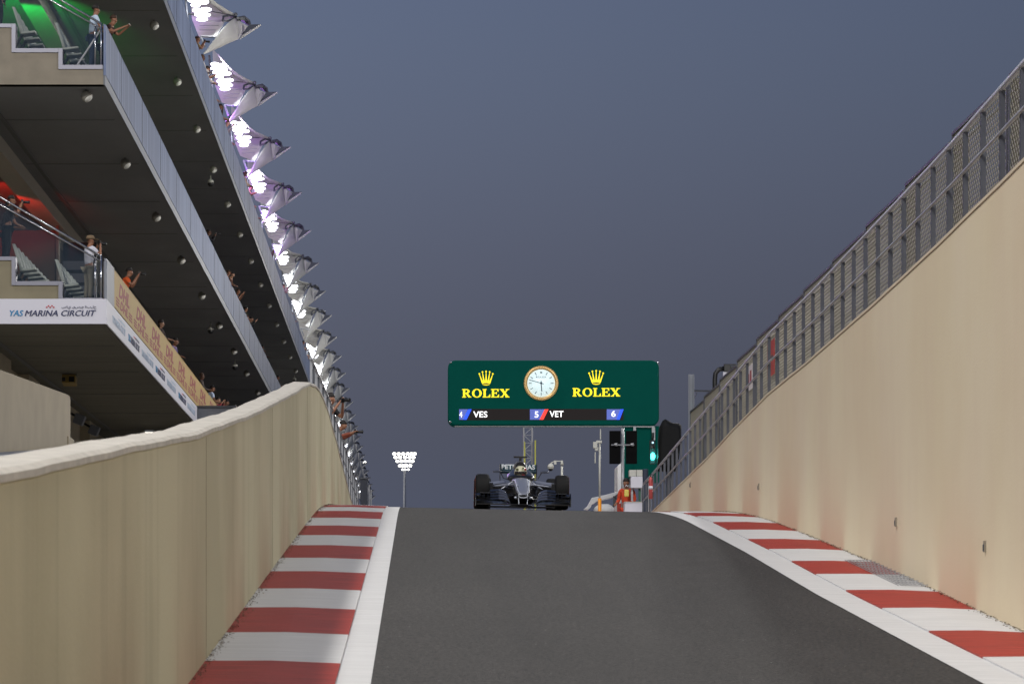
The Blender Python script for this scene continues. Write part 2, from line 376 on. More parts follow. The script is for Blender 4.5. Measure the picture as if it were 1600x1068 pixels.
# ================================================================ RAILING ON THE RIGHT WALL
def xrail(d): return XR(d)+.05
t = thing('railing', 'galvanised steel railing of flat posts and round rails on the tall right wall', 'railing', (XR(20), 20, 4.69))
def zrail(d): return lerp([(0, 5.56), (27, 5.58), (38, 5.66), (50, 5.66), (61, 5.38), (75, 5.0), (79.5, 4.9), (90, 4.85)], d)
dr = [14+i*1.5 for i in range(44)]
b = MB(); b.tube([(xrail(d), d, zrail(d)) for d in dr], .028, 8); b.build('top_rail', mat('rail_steel', (186, 188, 194), .4, metal=.2), t)
b = MB(); b.tube([(xrail(d)-.02, d, (zrail(d)+lerp(RT, d))/2+.02) for d in dr], .018, 8); b.build('middle_rail', M_steel, t)
d = 15.0
while d < 79.5:
    b = MB(); z0 = lerp(RT, d)-.04 if d < 78 else ZF; z1 = zrail(d)-.02; x = xrail(d)
    b.box(x-.012, x+.034, d-.006, d+.006, z0, z1); b.box(x-.012, x+.034, d+.05, d+.062, z0, z1)
    b.box(x+.012, x+.02, d+.0065, d+.0495, z0+.1, z0+.14); b.box(x+.012, x+.02, d+.0065, d+.0495, z1-.12, z1-.08)
    b.build('post', M_post, t); d += 1.14

# ================================================================ DEBRIS FENCE BEHIND IT
XF = 7.55; SP = 4.07
t = thing('debris_fence', 'tall wire mesh debris fence of stepped panels behind the right railing', 'fence', (XF, 30, 4.2))
def zfence(d): return lerp([(30, 7.62), (42, 7.60), (46, 7.54), (54.5, 7.47), (62, 7.44), (67, 7.41), (75, 7.29), (86, 7.17)], d)
M_wire = mat('fence_wire', (142, 138, 126), .5, metal=.3)
M_fpost = mat('fence_post_paint', (88, 84, 70), .7, var=.1)
def mesh_panel():
    b = MB(); L = SP-.12; H = 2.5; s = .13; r = .0045
    def seg(a, c):
        (y0, z0), (y1, z1) = a, c; dy, dz = y1-y0, z1-z0; l = math.hypot(dy, dz)
        if l < .02: return
        ny, nz = -dz/l*r, dy/l*r
        b.hexa([(-r, y0-ny, z0-nz), (r, y0-ny, z0-nz), (-r, y0+ny, z0+nz), (r, y0+ny, z0+nz), (-r, y1-ny, z1-nz), (r, y1-ny, z1-nz), (-r, y1+ny, z1+nz), (r, y1+ny, z1+nz)])
    k = -H
    while k < L:
        y0, z0, y1, z1 = k, -H, k+H, 0
        a = (max(y0, 0), -H+max(0, -y0)); c = (min(y1, L), -max(0, y1-L))
        seg(a, c); seg((a[0], -H-a[1]), (c[0], -H-c[1])); k += s
    for z in (-.08, -.16, -.26, -.42, -.8, -1.2, -1.6, -2.0): b.tube([(0.012, 0, z), (0.012, L, z)], .010, 5)
    return b
proto = None; pf = None
far = 50.4; idx = 0
for k in range(-6, 9):
    df = far+SP*k
    z = zfence(df)-.03
    if proto is None:
        proto = mesh_panel().build('mesh_panel', M_wire); pm = proto
        f = MB(); L = SP-.12
        f.box(-.02, .02, 0, L, -.045, 0); f.box(-.02, .02, 0, L, -2.55, -2.51); f.box(-.02, .02, 0, .045, -2.51, -.045); f.box(-.02, .02, L-.045, L, -2.51, -.045)
        pf = f.build('panel_frame', M_dsteel); o, q = proto, pf
    else:
        o = pm.copy(); q = pf.copy(); C.objects.link(o); C.objects.link(q)
    for u in (o, q):
        u.parent = t; u.location = Vector((XF, df-SP+.06, z))-Vector((XF, 30, 4.2)); u.rotation_euler = (R(.55), 0, 0)
    b = MB(); b.box(XF+.03, XF+.23, df-.09, df+.09, 3.5, z-.02); b.build('fence_post', M_fpost, t)
# notices hanging on the debris fence
for (px, py, w, h, c, lb) in [(1208, 560, .62, .75, (170, 62, 44), 'red notice board hung on the mesh of the debris fence'), (1175, 590, .55, .55, (214, 206, 204), 'white notice with red print hung on the mesh of the debris fence')]:
    d = F*XF/(px-VX); p = Vector((XF-.05, d, (VY-py)*d/F)); q = MB(); q.box(p.x, p.x+.01, d-w, d+w, p.z-h/2, p.z+h/2)
    tn = thing('notice_board', lb, 'notice', (p.x, d, p.z-h/2)); q.build('board', mat('notice_'+str(px), c, .6), tn)
    if px == 1175:
        q = MB(); q.box(p.x-.004, p.x-.001, d-.35, d-.05, p.z-.1, p.z+.15); q.box(p.x-.004, p.x-.001, d+.1, d+.3, p.z-.15, p.z+.1); q.build('print', M_red, tn)
    else:
        q = MB(); q.box(p.x-.004, p.x-.001, d-.4, d+.4, p.z-.05, p.z+.05); q.build('print', M_fpost, tn)

# ================================================================ PIT BUILDING
XB = -8.3; YB = 79.0; YE = 460.0
bld = thing('pit_building', 'long three level pit building with stacked glass fronted balconies and white roof sails', 'building', (XB, YB, ZF))
M_part0 = mat('joint_grey', (104, 105, 106), .8)
LV = [('first', 9.15, 9.85, 10.85), ('second', 15.5, 16.0, 17.08), ('third', 21.8, 22.3, 23.4)]
for nm, zb, zf_, zt in LV:
    b = MB(); b.box(-32, XB, YB, YE, zb, zf_-.01)
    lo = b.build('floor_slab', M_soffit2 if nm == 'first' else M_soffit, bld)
    # shallow joints and beams under the slab
    b = MB()
    y = YB+5
    while y < 330:
        b.box(-12.0, XB-.25, y, y+.03, zb-.012, zb-.001); y += 7.3
    b.box(-11.75, -11.62, YB+.3, 330, zb-.03, zb-.002)
    b.build('soffit_joints', M_part0, bld)
    if nm != 'first':
        b = MB(); b.box(-12.75, -12.1, YB+1, 330, zb-.45, zb-.003); b.build('soffit_beam', mat('pale_beam', (176, 170, 158), .7), bld)
# edge strip under each glass front
for nm, zb, zf_, zt in LV[1:]:
    b = MB(); b.box(XB, XB+.02, YB-.02, YE, zb-.03, zb+.24); b.build('slab_edge', M_greyp, bld)
    g = MB(); g.box(XB-.03, XB+.035, YB-.035, YE, zb+.243, zt); g.build('facade_glass', M_glass, bld)
    g = MB()
    y = YB+4
    while y < 330: g.box(XB+.036, XB+.042, y, y+.03, zb+.25, zt-.01); y += 4.2 if y > 130 else 6.3
    g.build('glass_joints', M_dsteel, bld)
    g = MB(); g.tube([(XB-.05, YB+.2, zt+.05), (XB-.05, 330, zt+.05)], .025, 6); g.build('hand_rail', M_dsteel, bld)
# first level: grey panels behind the banner, continuing after it
b = MB(); b.box(XB-.03, XB, YB+.0, YE, 9.86, 10.84); b.build('parapet', M_greyp, bld)
b = MB(); b.box(XB, XB+.03, 111.2, YE, 9.15, 9.86); b.build('slab_edge', M_greyp, bld)
b = MB(); b.tube([(XB-.03, YB+.2, 10.93), (XB-.03, 330, 10.93)], .022, 6); b.build('hand_rail', M_dsteel, bld)
# projecting stair bay past the white board
b = MB(); b.box(XB+.04, -6.85, 111.3, 116, ZF, 9.80); b.build('stair_bay', M_greyp, bld)
b = MB(); b.box(XB+.035, -6.8, 111.2, 116.1, 9.803, 9.88); b.build('coping', M_dsteel, bld)
# end wall facing the ramp: stepped concrete under each stand, steel coping along the steps
M_cop = mat('coping_steel', (118, 118, 128), .4, metal=.5)
def end_wall(zf_, zb, m):
    dz = zf_-9.85
    poly = [(-24, zb), (XB-.04, zb), (XB-.04, zf_-.1), (-9.52, zf_-.1), (-9.52, zf_+.34), (-10.76, zf_+.34), (-10.76, zf_+1.0), (-24, zf_+1.0)]
    b = MB(); b.prism([(x, YB-.02, z) for x, z in poly], (0, .3, 0)); b.build('end_wall', m, bld)
    c = MB(); y0, y1 = YB-.06, YB+.34; q = .11
    c.box(-9.52, XB-.05, y0, y1, zf_-.10, zf_+.01)
    c.box(-9.52, -9.41, y0, y1, zf_+.012, zf_+.45)
    c.box(-10.65, -9.525, y0, y1, zf_+.342, zf_+.45)
    c.box(-10.76+.002, -10.652, y0, y1, zf_+.344, zf_+1.1)
    c.box(-24, -10.762, y0, y1, zf_+1.002, zf_+1.1)
    c.build('steel_coping', M_cop, bld)
    # glass balustrade with sloping stair rails
    g = MB(); g.prism([(XB-.06, YB+.1, zf_+.02), (XB-.06, YB+.1, zf_+1.0), (-14, YB+.1, zf_+4.3), (-14, YB+.1, zf_+1.12), (-10.64, YB+.1, zf_+1.12), (-10.64, YB+.1, zf_+.46), (-9.4, YB+.1, zf_+.46), (-9.4, YB+.1, zf_+.02)], (0, .012, 0)); g.build('balustrade_pane', M_mirror, bld)
    r = MB(); r.tube([(-14, YB+.05, zf_+4.40), (XB-.1, YB+.05, zf_+1.12)], .03, 8); r.tube([(-14, YB+.0, zf_+4.13), (XB-.1, YB+.0, zf_+.98)], .022, 8)
    r.tube([(XB-.1, YB+.05, zf_+1.12), (XB-.1, YB+.05, zf_+.02)], .028, 8); r.tube([(XB-.26, YB+.05, zf_+1.1), (XB-.26, YB+.05, zf_+.02)], .02, 8)
    r.build('stair_rail', M_chrome, bld)
    if zf_ > 12:
        r = MB(); r.tube([(-9.05, YB+.1, zf_+.02), (-8.4, YB+.1, zf_+1.0)], .025, 6); r.tube([(-8.98, YB+.16, zf_+.25), (-8.75, YB+.3, zf_+.02)], .02, 6); r.build('stair_strut', M_steel, bld)
    # stepped stand behind the end wall
    s = MB(); s.box(-11.5, -10.15, YB+.35, 128, zf_, zf_+.42); s.box(-12.1, -11.505, YB+.35, 128, zf_, zf_+1.05); s.box(-16, -12.105, YB+.35, 128, zf_, zf_+1.75)
    s.build('seating_steps', M_conc, bld)
end_wall(9.85, 9.70, mat('dark_beige_block', (132, 124, 102), .8, var=.06, scale=1.5)); end_wall(16.0, 15.5, M_conc); end_wall(22.3, 21.8, M_conc)  # first-level end wall gets one even, darker beige than the other walls
# back walls and partitions inside the levels
for zf_, zb in ((9.85, 15.5), (16.0, 21.8), (22.3, 28.4)):
    b = MB(); b.box(-16.4, -16, YB+.4, YE, zf_+.01, zb-.01); b.build('back_wall', M_beige, bld)
M_part = mat('brown_partition', (112, 98, 78), .8)
b = MB(); b.box(-16, -12.15, 100, 100.2, 9.86, 14.75); b.box(-12.12, -12.04, 99.9, 100.3, 9.86, 14.9, 1); b.build('partition', [M_part, M_conc], bld)
b = MB()
for i in range(9): b.box(-12.03, -10.9, 101, 101.08, 10.2+i*.42, 10.5+i*.42)
b.box(-12.03, -10.9, 101.1, 101.2, 9.9, 14.5, 1); b.build('shutter', [M_greyp, M_black], bld)
# white board round the first slab, with lettering
b = MB(); b.box(-24, XB+.06, YB-.09, YB-.05, 9.17, 9.83); b.box(XB+.02, XB+.06, YB-.049, 111.2, 9.17, 9.83); board = b.build('fascia_board', M_wboard, bld)
M_navy = mat('navy_print', (34, 42, 84), .5); M_cyan = mat('blue_print', (10, 120, 170), .5); M_redp = mat('red_print', (180, 40, 40), .5)
M_navyp = mat('pale_print', (168, 184, 204), .5)
y = YB-.1
def logo(mk, x0, wd, zc_, front=True, pale=False, yy=None):
    if front:
        q = MB()
        for o_ in (-.006, .006): q.text('MARINA CIRCUIT', (x0+wd*.585+o_, y+.002, zc_-.03+o_*.5), (1, 0, 0), (0, 0, 1), width=wd*.82, height=.15, thick=.010, mi=1, shear=.25); q.text('YAS', (x0+wd*.078+o_, y+.002, zc_-.03), (1, 0, 0), (0, 0, 1), width=wd*.156, height=.155, thick=.010, mi=0, shear=.25)
        q.text('YAS', (x0+wd*.078, y, zc_-.03), (1, 0, 0), (0, 0, 1), width=wd*.156, height=.15, thick=.012, mi=0, fat=.006, shear=.25)
        q.text('MARINA CIRCUIT', (x0+wd*.585, y, zc_-.03), (1, 0, 0), (0, 0, 1), width=wd*.82, height=.15, thick=.012, mi=1, fat=.0, shear=.25)
        q.text('\u062d\u0644\u0628\u0629 \u0645\u0631\u0633\u0649 \u064a\u0627\u0633'[::-1], (x0+wd*.80, y, zc_+.125), (1, 0, 0), (0, 0, 1), width=wd*.4, height=.1, thick=.012, mi=1)
        for i in range(5):
            for j in range(2):
                if (i+j) % 2 == 0: q.box(x0+wd*(.42+.02*i), x0+wd*(.437+.02*i), y-.006, y, zc_+.11+.035*j, zc_+.143+.035*j, 2)
        q.build('lettering', [M_cyan, M_navy, M_redp], board)
    else:
        q = MB(); xx = XB+.064; m1 = [M_navyp, M_navyp, M_navyp] if pale else [M_cyan, M_navy, M_redp]
        q.text('YAS', (xx, yy+wd*.1, zc_-.02), (0, 1, 0), (0, 0, 1), width=wd*.18, height=.2, thick=.01, mi=0, fat=.02, shear=.2)
        q.text('MARINA CIRCUIT', (xx, yy+wd*.6, zc_-.02), (0, 1, 0), (0, 0, 1), width=wd*.76, height=.2, thick=.01, mi=1, fat=.01, shear=.2)
        q.box(xx-.002, xx+.004, yy+wd*.45, yy+wd*.6, zc_+.14, zc_+.18, 2); q.box(xx-.002, xx+.004, yy+wd*.62, yy+wd*.95, zc_+.14, zc_+.2, 1)
        q.build('lettering', m1, board)
logo(None, W(16, 0, YB).x, 135/F*YB, (VY-488)*YB/F)
for px0, px1, pale in [(172, 193, 1), (197, 215, 0), (218, 237, 1), (240, 255, 0), (258, 272, 1), (276, 288, 0), (290, 302, 1)]:
    ya = F*-XB/(VX-px0); yb = F*-XB/(VX-px1); logo(None, 0, yb-ya, 9.5, False, pale, ya)
# ground floor: garage wall with recesses
b = MB(); b.box(-13, -12, YB+.5, 88, ZF, 9.14); b.box(-13, -12.35, 88, 330, ZF, 9.14)
for y0 in (92, 97.6, 103, 109): b.box(-12.349, -12, y0, y0+2.6, ZF, 9.139)
b.build('garage_wall', M_beige, bld)
b = MB(); b.box(-16, -12.001, YB+.1, YB+.49, ZF, 9.14); b.build('end_wall', M_beige, bld)
for y0 in (90.3, 95.5):
    b = MB(); b.box(-12.34, -12.2, y0, y0+1.4, ZF, 6.6); b.build('garage_door', M_part, bld)
# fixtures below the slab
def on_world(px, py, X): return WX(px, py, X)
sp = thing('loudspeaker', 'boxy loudspeaker lit warm under the first floor slab, nearest the cream wall', 'loudspeaker', (-10.75, 92, 8.7))
b = MB(); b.rbox((-10.75, 92, 8.95), (.42, .5, .26), (R(-8), 0, 0)); b.build('cabinet', mat('speaker_lit_warm', (140, 118, 60), .6), sp, bevel=.02)  # warm light on the box is painted into its cabinet colour
b = MB(); b.rbox((-10.66, 91.73, 8.96), (.16, .03, .16), (R(-8), 0, 0)); b.build('grille', M_black, sp); b = MB(); b.rbox((-10.9, 91.74, 8.96), (.1, .03, .12)); b.build('grille', M_black, sp)
b = MB(); b.tube([(-10.95, 92, 9.14), (-10.95, 92, 9.07)], .02); b.tube([(-10.55, 92, 9.14), (-10.55, 92, 9.07)], .02); b.build('bracket', M_dsteel, sp)
for i, (px, py, dd) in enumerate([(124, 655, 101), (147, 672, 107)]):
    p = W(px, py, dd); q = thing('wall_floodlight', 'unlit floodlight on the garage wall, '+('nearer' if i == 0 else 'farther')+' of the two', 'floodlight', p, 'floodlights on the garage wall')
    b = MB(); b.rbox(p, (.35, .4, .34), (0, R(20), 0)); b.build('housing', M_greyp, q, bevel=.03)
    b = MB(); b.tube([p+Vector((-.1, 0, .1)), p+Vector((-.35, 0, .25))], .04); b.build('bracket', M_black, q)
p = WX(234, 674, -10.0); q = thing('soffit_lamp', 'small lit white lamp under the first floor slab above the left wall', 'lamp', p)
b = MB(); b.rbox(p, (.34, .5, .08)); b.build('housing', M_greyp, q)
b = MB(); b.rbox(p-Vector((0, .1, .05)), (.30, .45, .02)); b.build('lens', mat('lamp_lens_warm', (240, 240, 230), .4, emit=(255, 250, 235), es=2.2), q)

# ---- roof, canopies
b = MB(); b.box(-32, -10.6, YB+3, YE, 28.6, 29.0); b.build('roof', M_roof, bld)
b = MB(); b.box(-16, -10.8, YB+3, YE, 28.2, 28.598); b.build('roof_beam', M_roof, bld)
PITCH = 14.6
def cubic(a, c, e, f, n=8):
    return [a*(1-t)**3+3*c*t*(1-t)**2+3*e*t*t*(1-t)+f*t**3 for t in [i/n for i in range(n+1)]]
A_ = WX(317, 84, -8.42); T_ = WX(368, 28, -7.75); Rr = WX(388, 43, -7.2); Bq = WX(372, 62, -7.45); TIP = WX(407, 39.5, -6.62)
def solid_sheet(grid, th, mi=0):
    b = MB(); g = [[b.bm.verts.new(p) for p in r] for r in grid]
    for r0, r1 in zip(g, g[1:]):
        for k in range(len(r0)-1): b.bm.faces.new((r0[k], r0[k+1], r1[k+1], r1[k])).smooth = True
    return b
def canopy(k, prot=None):
    off = Vector((0, PITCH*k, 0))
    Rp = [(314, -20, -9), (320, -8, -8.85), (328, 3, -8.65), (340, 13, -8.4), (352, 20, -8.15), (365, 27, -7.85), (351, 34, -8.0), (345, 46, -8.1), (337, 58, -8.2)]
    Lp = [(297, -30, -10.2), (297, -15, -10.1), (298, 0, -10.0), (298, 10, -9.95), (299, 20, -9.9), (300, 30, -9.8), (303, 38, -9.7), (307, 48, -9.5), (311, 58, -9.3)]
    root = solid_sheet([[WX(*a), WX((a[0]*2+c[0])/3, (a[1]*2+c[1])/3+1.2, (a[2]*2+c[2])/3), WX((a[0]+c[0]*2)/3, (a[1]+c[1]*2)/3+1.0, (a[2]+c[2]*2)/3), WX(*c)] for a, c in zip(Lp, Rp)], .05)
    root = root.build('canopy', M_fabric, bld)
    lo = [WX(*p) for p in ((311, -19, -9.0), (317, -9, -8.85), (325, 3, -8.65), (338, 13, -8.4), (350, 21, -8.15), (366, 28, -7.85))]
    hi = [WX(*p) for p in ((303, -32, -9.1), (313, -20, -8.85), (325, -7, -8.6), (339, 5, -8.3), (353, 14, -8.05), (368, 23, -7.75))]
    o = solid_sheet([lo, hi], .04).build('side_sheet', M_fabric, root); md = o.modifiers.new('thickness', 'SOLIDIFY'); md.thickness = .05
    # sail
    top = cubic(A_, WX(333, 68, -8.2), WX(347, 38, -7.95), T_, 10)
    low = cubic(A_, WX(335, 78, -8.2), WX(350, 70, -7.9), Bq, 10)
    mid = [(a+c)/2+Vector((.05*math.sin(i/10*math.pi), .1*math.sin(i/10*math.pi), 0)) for i, (a, c) in enumerate(zip(top, low))]
    s = solid_sheet([top, mid, low], .03)
    g2 = [s.bm.verts.new(p) for p in (T_, WX(377, 37.5, -7.45), Rr, WX(379, 52, -7.35), Bq)]
    s.bm.faces.new(g2)
    o = s.build('sail', M_fabric, root); md = o.modifiers.new('thickness', 'SOLIDIFY'); md.thickness = .05
    # spike
    s = MB(); s.prism([WX(374, 61, -7.42), WX(377, 56, -7.38), TIP+Vector((0, 0, .04)), TIP], (.02, .12, 0)); s.build('spike', M_fabric, root)
    s = MB(); s.prism([WX(377, 55, -7.40), WX(389, 38.5, -7.12), TIP+Vector((-.02, .1, .06))], (.0, .1, 0)); s.build('tip_fin', M_dsteel, root)
    # steel frame of the mast head
    s = MB(); s.tube([WX(348, 33, -8.1), WX(349, 26, -8.1), WX(358, 23.5, -7.95), WX(369, 27, -7.7)], .045, 6)
    s.tube([WX(348, 33, -8.1), WX(358, 33, -7.95), WX(366, 29, -7.75)], .04, 6)
    s.tube([T_+Vector((-.1, .3, .1)), WX(372, 30, -7.6), WX(380, 29, -7.4), WX(388, 35, -7.2), WX(391, 39, -7.1)], .06, 6, radii=[.05, .1, .13, .12, .05])
    s.sphere(WX(368, 23, -7.72), .09); s.tube([WX(330, 18, -8.6), WX(368, 24.5, -7.75)], .02, 5); s.build('steel_frame', M_dsteel, root)
    s = MB(); s.tube([WX(314, 57, -8.75), WX(337, 58, -8.1)], .035, 6); s.tube([WX(314, 58, -8.75), WX(320, 73, -8.5)], .05, 6)
    s.build('strut', M_greyp, root)
    for i in range(3): s = MB(); s.tube([WX(312, 33+7*i, -9.0), WX(345, 33+7*i, -8.2)], .015, 5); s.build('stay_rod', M_steel, root)
    return root
c0 = canopy(0)
def cpc(o, par):
    c = o.copy(); C.objects.link(c); c.parent = par
    for ch in o.children: cpc(ch, c)
    return c
for k in list(range(-2, 0))+list(range(1, 24)):
    c = cpc(c0, bld); c.location = (0, PITCH*k, 0)

# ---- floodlight banks under the canopies
M_lamp = mat('flood_lamp', (255, 255, 255), .3, emit=(240, 244, 255), es=4)
def bank():
    t = thing('floodlight_bank', '', 'floodlight', (-9.0, 122, 26.2), 'floodlight banks under the roof sails')
    fr = MB(); fr.tube([(-9.6, 122.3, 28.2), (-9.4, 122.3, 26.1)], .05); fr.tube([(-9.5, 122.3, 27.5), (-8.9, 122.3, 27.5)], .04); fr.tube([(-9.45, 122.3, 26.9), (-8.7, 122.3, 26.8)], .04); fr.build('frame', M_dsteel, t)
    spots = [(-9.35, 27.72), (-9.0, 27.66), (-9.30, 27.50), (-8.88, 27.44), (-9.2, 27.29), (-8.74, 27.22), (-9.1, 27.08), (-8.98, 26.82), (-8.62, 26.86), (-8.92, 26.62), (-8.66, 26.6), (-8.8, 26.40)]
    spots = [(-9.02+(x+9)*.86, 27.2+(z-27.1)*.86) for x, z in spots]
    for i, (x, z) in enumerate(spots):
        b = MB(); b.sphere((x, 121.98, z), 1, (.24 if i % 3 else .20, .06, .09), 14, 8); l = b.build('lamp', M_lamp, t)
    b = MB()
    for x, z in spots: b.sphere((x, 122.12, z), 1, (.22, .14, .075), 8, 5)
    b.build('housing', M_greyp, t)
    return t
b0 = bank(); b0['label'] = 'largest glaring floodlight bank at the top edge of the photo'
n = 1
for k in list(range(1, 8))+[9, 10, 11]+list(range(13, 23)):
    n += 1; dup(b0, (-9.0, 122+PITCH*k, 26.2), ORD[n-1]+' glaring floodlight bank from the near end of the row under the roof sails')
# light the banks throw (real lamps at the banks), and violet effect lights on the near sails
def spot(name, loc, to, energy, col, size=70, soft=1.0, blend=.6):
    l = bpy.data.lights.new(name, 'SPOT'); l.energy = energy; l.color = col; l.spot_size = R(size); l.spot_blend = blend; l.shadow_soft_size = soft
    o = bpy.data.objects.new(name, l); SC.collection.objects.link(o); o.location = loc
    o.rotation_euler = (Vector(loc)-Vector(to)).to_track_quat('Z', 'Y').to_euler(); return o
for k in (0, 1, 2, 3, 4, 5, 6, 7, 9, 10, 13, 16):
    l = bpy.data.lights.new('bank_light', 'POINT'); l.energy = 260; l.color = (.93, .96, 1.0); l.shadow_soft_size = .3
    o = bpy.data.objects.new('bank_light', l); SC.collection.objects.link(o); o.location = (-9.05, 121.2+PITCH*k, 27.1)
for k in (1, 2, 3, 4):
    l = bpy.data.lights.new('violet_light', 'POINT'); l.energy = 1000; l.color = (.52, .2, 1.0); l.shadow_soft_size = .1
    o = bpy.data.objects.new('violet_light', l); SC.collection.objects.link(o); o.location = (-9.0, 117.0+PITCH*k, 25.0)
for k in range(0, 14):      # spots added in mid-air to brighten the outer faces of the sails
    v_ = 1 <= k <= 4
    spot('sail_spot', (-6.0, 110.5+PITCH*k, 24.2), (-7.7, 121.5+PITCH*k, 26.3), 3000 if v_ else 1300, (.56, .34, 1.0) if v_ else (1, .96, .88) if k == 0 else (.94, 1, .97), 44, .3)
# coloured effect lights inside the levels
spot('red_effect', (-13.1, 93.2, 13.7), (-13.6, 97.2, 15.5), 650, (1, .02, .01), 58, .1)
spot('green_effect', (-12.8, 94, 19.3), (-13.0, 98.6, 21.6), 1700, (.0, 1, .12), 56, .1)

# ---- dome fixtures under the balcony edges
M_dome = mat('fixture_white', (186, 186, 178), .5)
M_fixt = mat('fixture_grey', (128, 126, 118), .6)
def soffit_fix():
    t = thing('soffit_fixture', 'pale rounded light fixture on a bracket under the balcony edge', 'light fixture', (0, 0, 0), 'pale light fixtures under the balcony edges')
    b = MB(); b.lathe([(-.15, .02), (-.14, .08), (-.08, .13), (0, .155), (.06, .15), (.10, .13), (.10, .02)], (0, 0, -.22), 'x', 16)
    b.build('housing', M_fixt, t)
    b = MB(); b.tube([(-.3, 0, .0), (-.26, 0, -.08), (-.05, .0, -.14)], .022); b.box(-.36, -.15, -.08, .08, .0, .03); b.build('bracket', M_dsteel, t)
    b = MB(); b.lathe([(.101, .118), (.112, .118), (.118, .02)], (0, 0, -.22), 'x', 16); b.build('lens', mat('fixture_lens', (226, 226, 220), .3), t)
    t.rotation_euler = (0, R(48), R(-30))
    return t
f0 = soffit_fix()
for lv, (X, Z, y0, sp, nn) in enumerate([(-8.72, 15.47, 79.6, 10.6, 15), (-8.72, 21.77, 100, 9.6, 18)]):
    for i in range(nn):
        loc = (X, y0+sp*i, Z); lb = ORD[i]+' pale light fixture from the near end under the '+('middle' if lv == 0 else 'top')+' balcony'
        if lv == 0 and i == 0: f0.location = loc; f0['label'] = lb
        else: dup(f0, loc, lb)
# CCTV domes hung beside some fixtures
def cctv():
    t = thing('dome_camera', 'dome', 'camera', (0, 0, 0), 'dome cameras under the balconies')
    b = MB(); b.sphere((0, 0, -.38), .13); b.build('dome', M_black, t)
    b = MB(); b.tube([(0, 0, 0), (0, 0, -.22)], .03); b.lathe([(-.34, .15), (-.22, .12), (-.2, .02)], (0, 0, 0), 'z', 12); b.build('mount', M_dome, t)
    return t
k0 = cctv(); cc = [(329, 490, -9.25, 15.5), (367, 553, -9.15, 15.5), (329, 258, -9.15, 21.8), (460, 571, -9.15, 21.8)]
nms = ['dome camera beside a fixture high under the middle balcony', 'dome camera lower along the middle balcony soffit near the left wall', 'dome camera under the top balcony beside a fixture', 'small far dome camera low under the top balcony']
for i, (px, py, X, Z) in enumerate(cc):
    y = F*X/(px-VX)
    if i == 0: k0.location = (X, y, Z-.001); k0['label'] = nms[0]
    else: dup(k0, (X, y, Z-.001), nms[i])
# ---- long yellow banner on the first balcony
M_yel = mat('banner_yellow', (180, 150, 84), .6, var=.04); M_bred = mat('banner_red', (146, 44, 50), .6)
y0, y1 = 80.9, 122
bn = thing('banner', 'long yellow banner with repeated red lettering along the first balcony', 'banner', (XB+.05, y0, 9.87))
b = MB(); b.box(XB+.02, XB+.05, y0, y1, 9.875, 10.86); b.build('banner_cloth', M_yel, bn)
b = MB(); b.box(XB-.055, XB+.055, y0, y1, 10.862, 10.88); b.build('top_hem', M_yel, bn)
L_ = 5.1
yy = y0+.6
while yy+4.5 < y1:
    b = MB(); b.text('DHL', (XB+.052, yy+2.2, 10.5), (0, 1, 0), (0, 0, 1), width=3.0, height=.40, thick=.004, fat=.035, shear=.3); b.build('lettering', M_bred, bn)
    b = MB()
    for j in range(3):
        z = 10.0+j*.085; b.box(XB+.051, XB+.056, yy, yy+.85, z, z+.045); b.box(XB+.051, XB+.056, yy+3.55, yy+4.5, z, z+.045)
    b.text('DHL', (XB+.052, yy+2.2, 10.12), (0, 1, 0), (0, 0, 1), width=2.3, height=.26, thick=.004, fat=.03, shear=.3); b.build('stripes', M_bred, bn)
    yy += L_
# grey corner panel
b = MB(); b.box(XB+.001, XB+.06, YB-.05, y0-.01, 9.835, 10.9); b.build('corner_panel', M_greyp, bld)

# ---- seats
M_seat = mat('seat_shell', (196, 202, 190), .5); M_seatd = mat('seat_frame', (60, 62, 64), .5, metal=.4)
def seat():
    t = thing('stand_seat', '', 'seat', (0, 0, 0), '')
    b = MB(); n = 8; rg = []
    prof = [(-.02, .40), (-.06, .58), (-.13, .80), (-.2, 1.02), (-.24, 1.12)]
    for i, (x, z) in enumerate(prof):
        w = [.23, .24, .24, .22, .12][i]; rg.append([Vector((x-.02, -w, z)), Vector((x+.05, -w*.8, z)), Vector((x+.05, w*.8, z)), Vector((x-.02, w, z)), Vector((x-.035, 0, z))])
    b.loft(rg); b.build('backrest', M_seat, t)
    b = MB(); b.rbox((.17, 0, .42), (.42, .44, .06), (0, R(-6), 0)); b.build('seat_pan', M_seat, t, bevel=.02)
    b = MB(); b.tube([(0, 0, .4), (-.12, 0, .2), (-.2, 0, .02)], .04); b.rbox((-.16, 0, .25), (.06, .3, .12)); b.build('bracket', M_seatd, t)
    return t
s0 = seat(); first = True
for lev, zf_ in (('lower', 9.85), ('upper', 16.0)):
    for row, (X, zz, n_) in (('back', (-10.58, .42, 10)), ('front', (-9.44, .0, 8))):
        for i in range(n_):
            loc = (X, YB+.75+.8*i, zf_+zz+(.16 if lev == 'upper' else 0)); lb = ORD[i]+' seat from the open end in the '+row+' row of the '+lev+' stand'
            if first: s0.location = loc; s0['label'] = lb; s0['group'] = 'seats in the two stands'; first = False
            else: dup(s0, loc, lb, 'seats in the two stands')

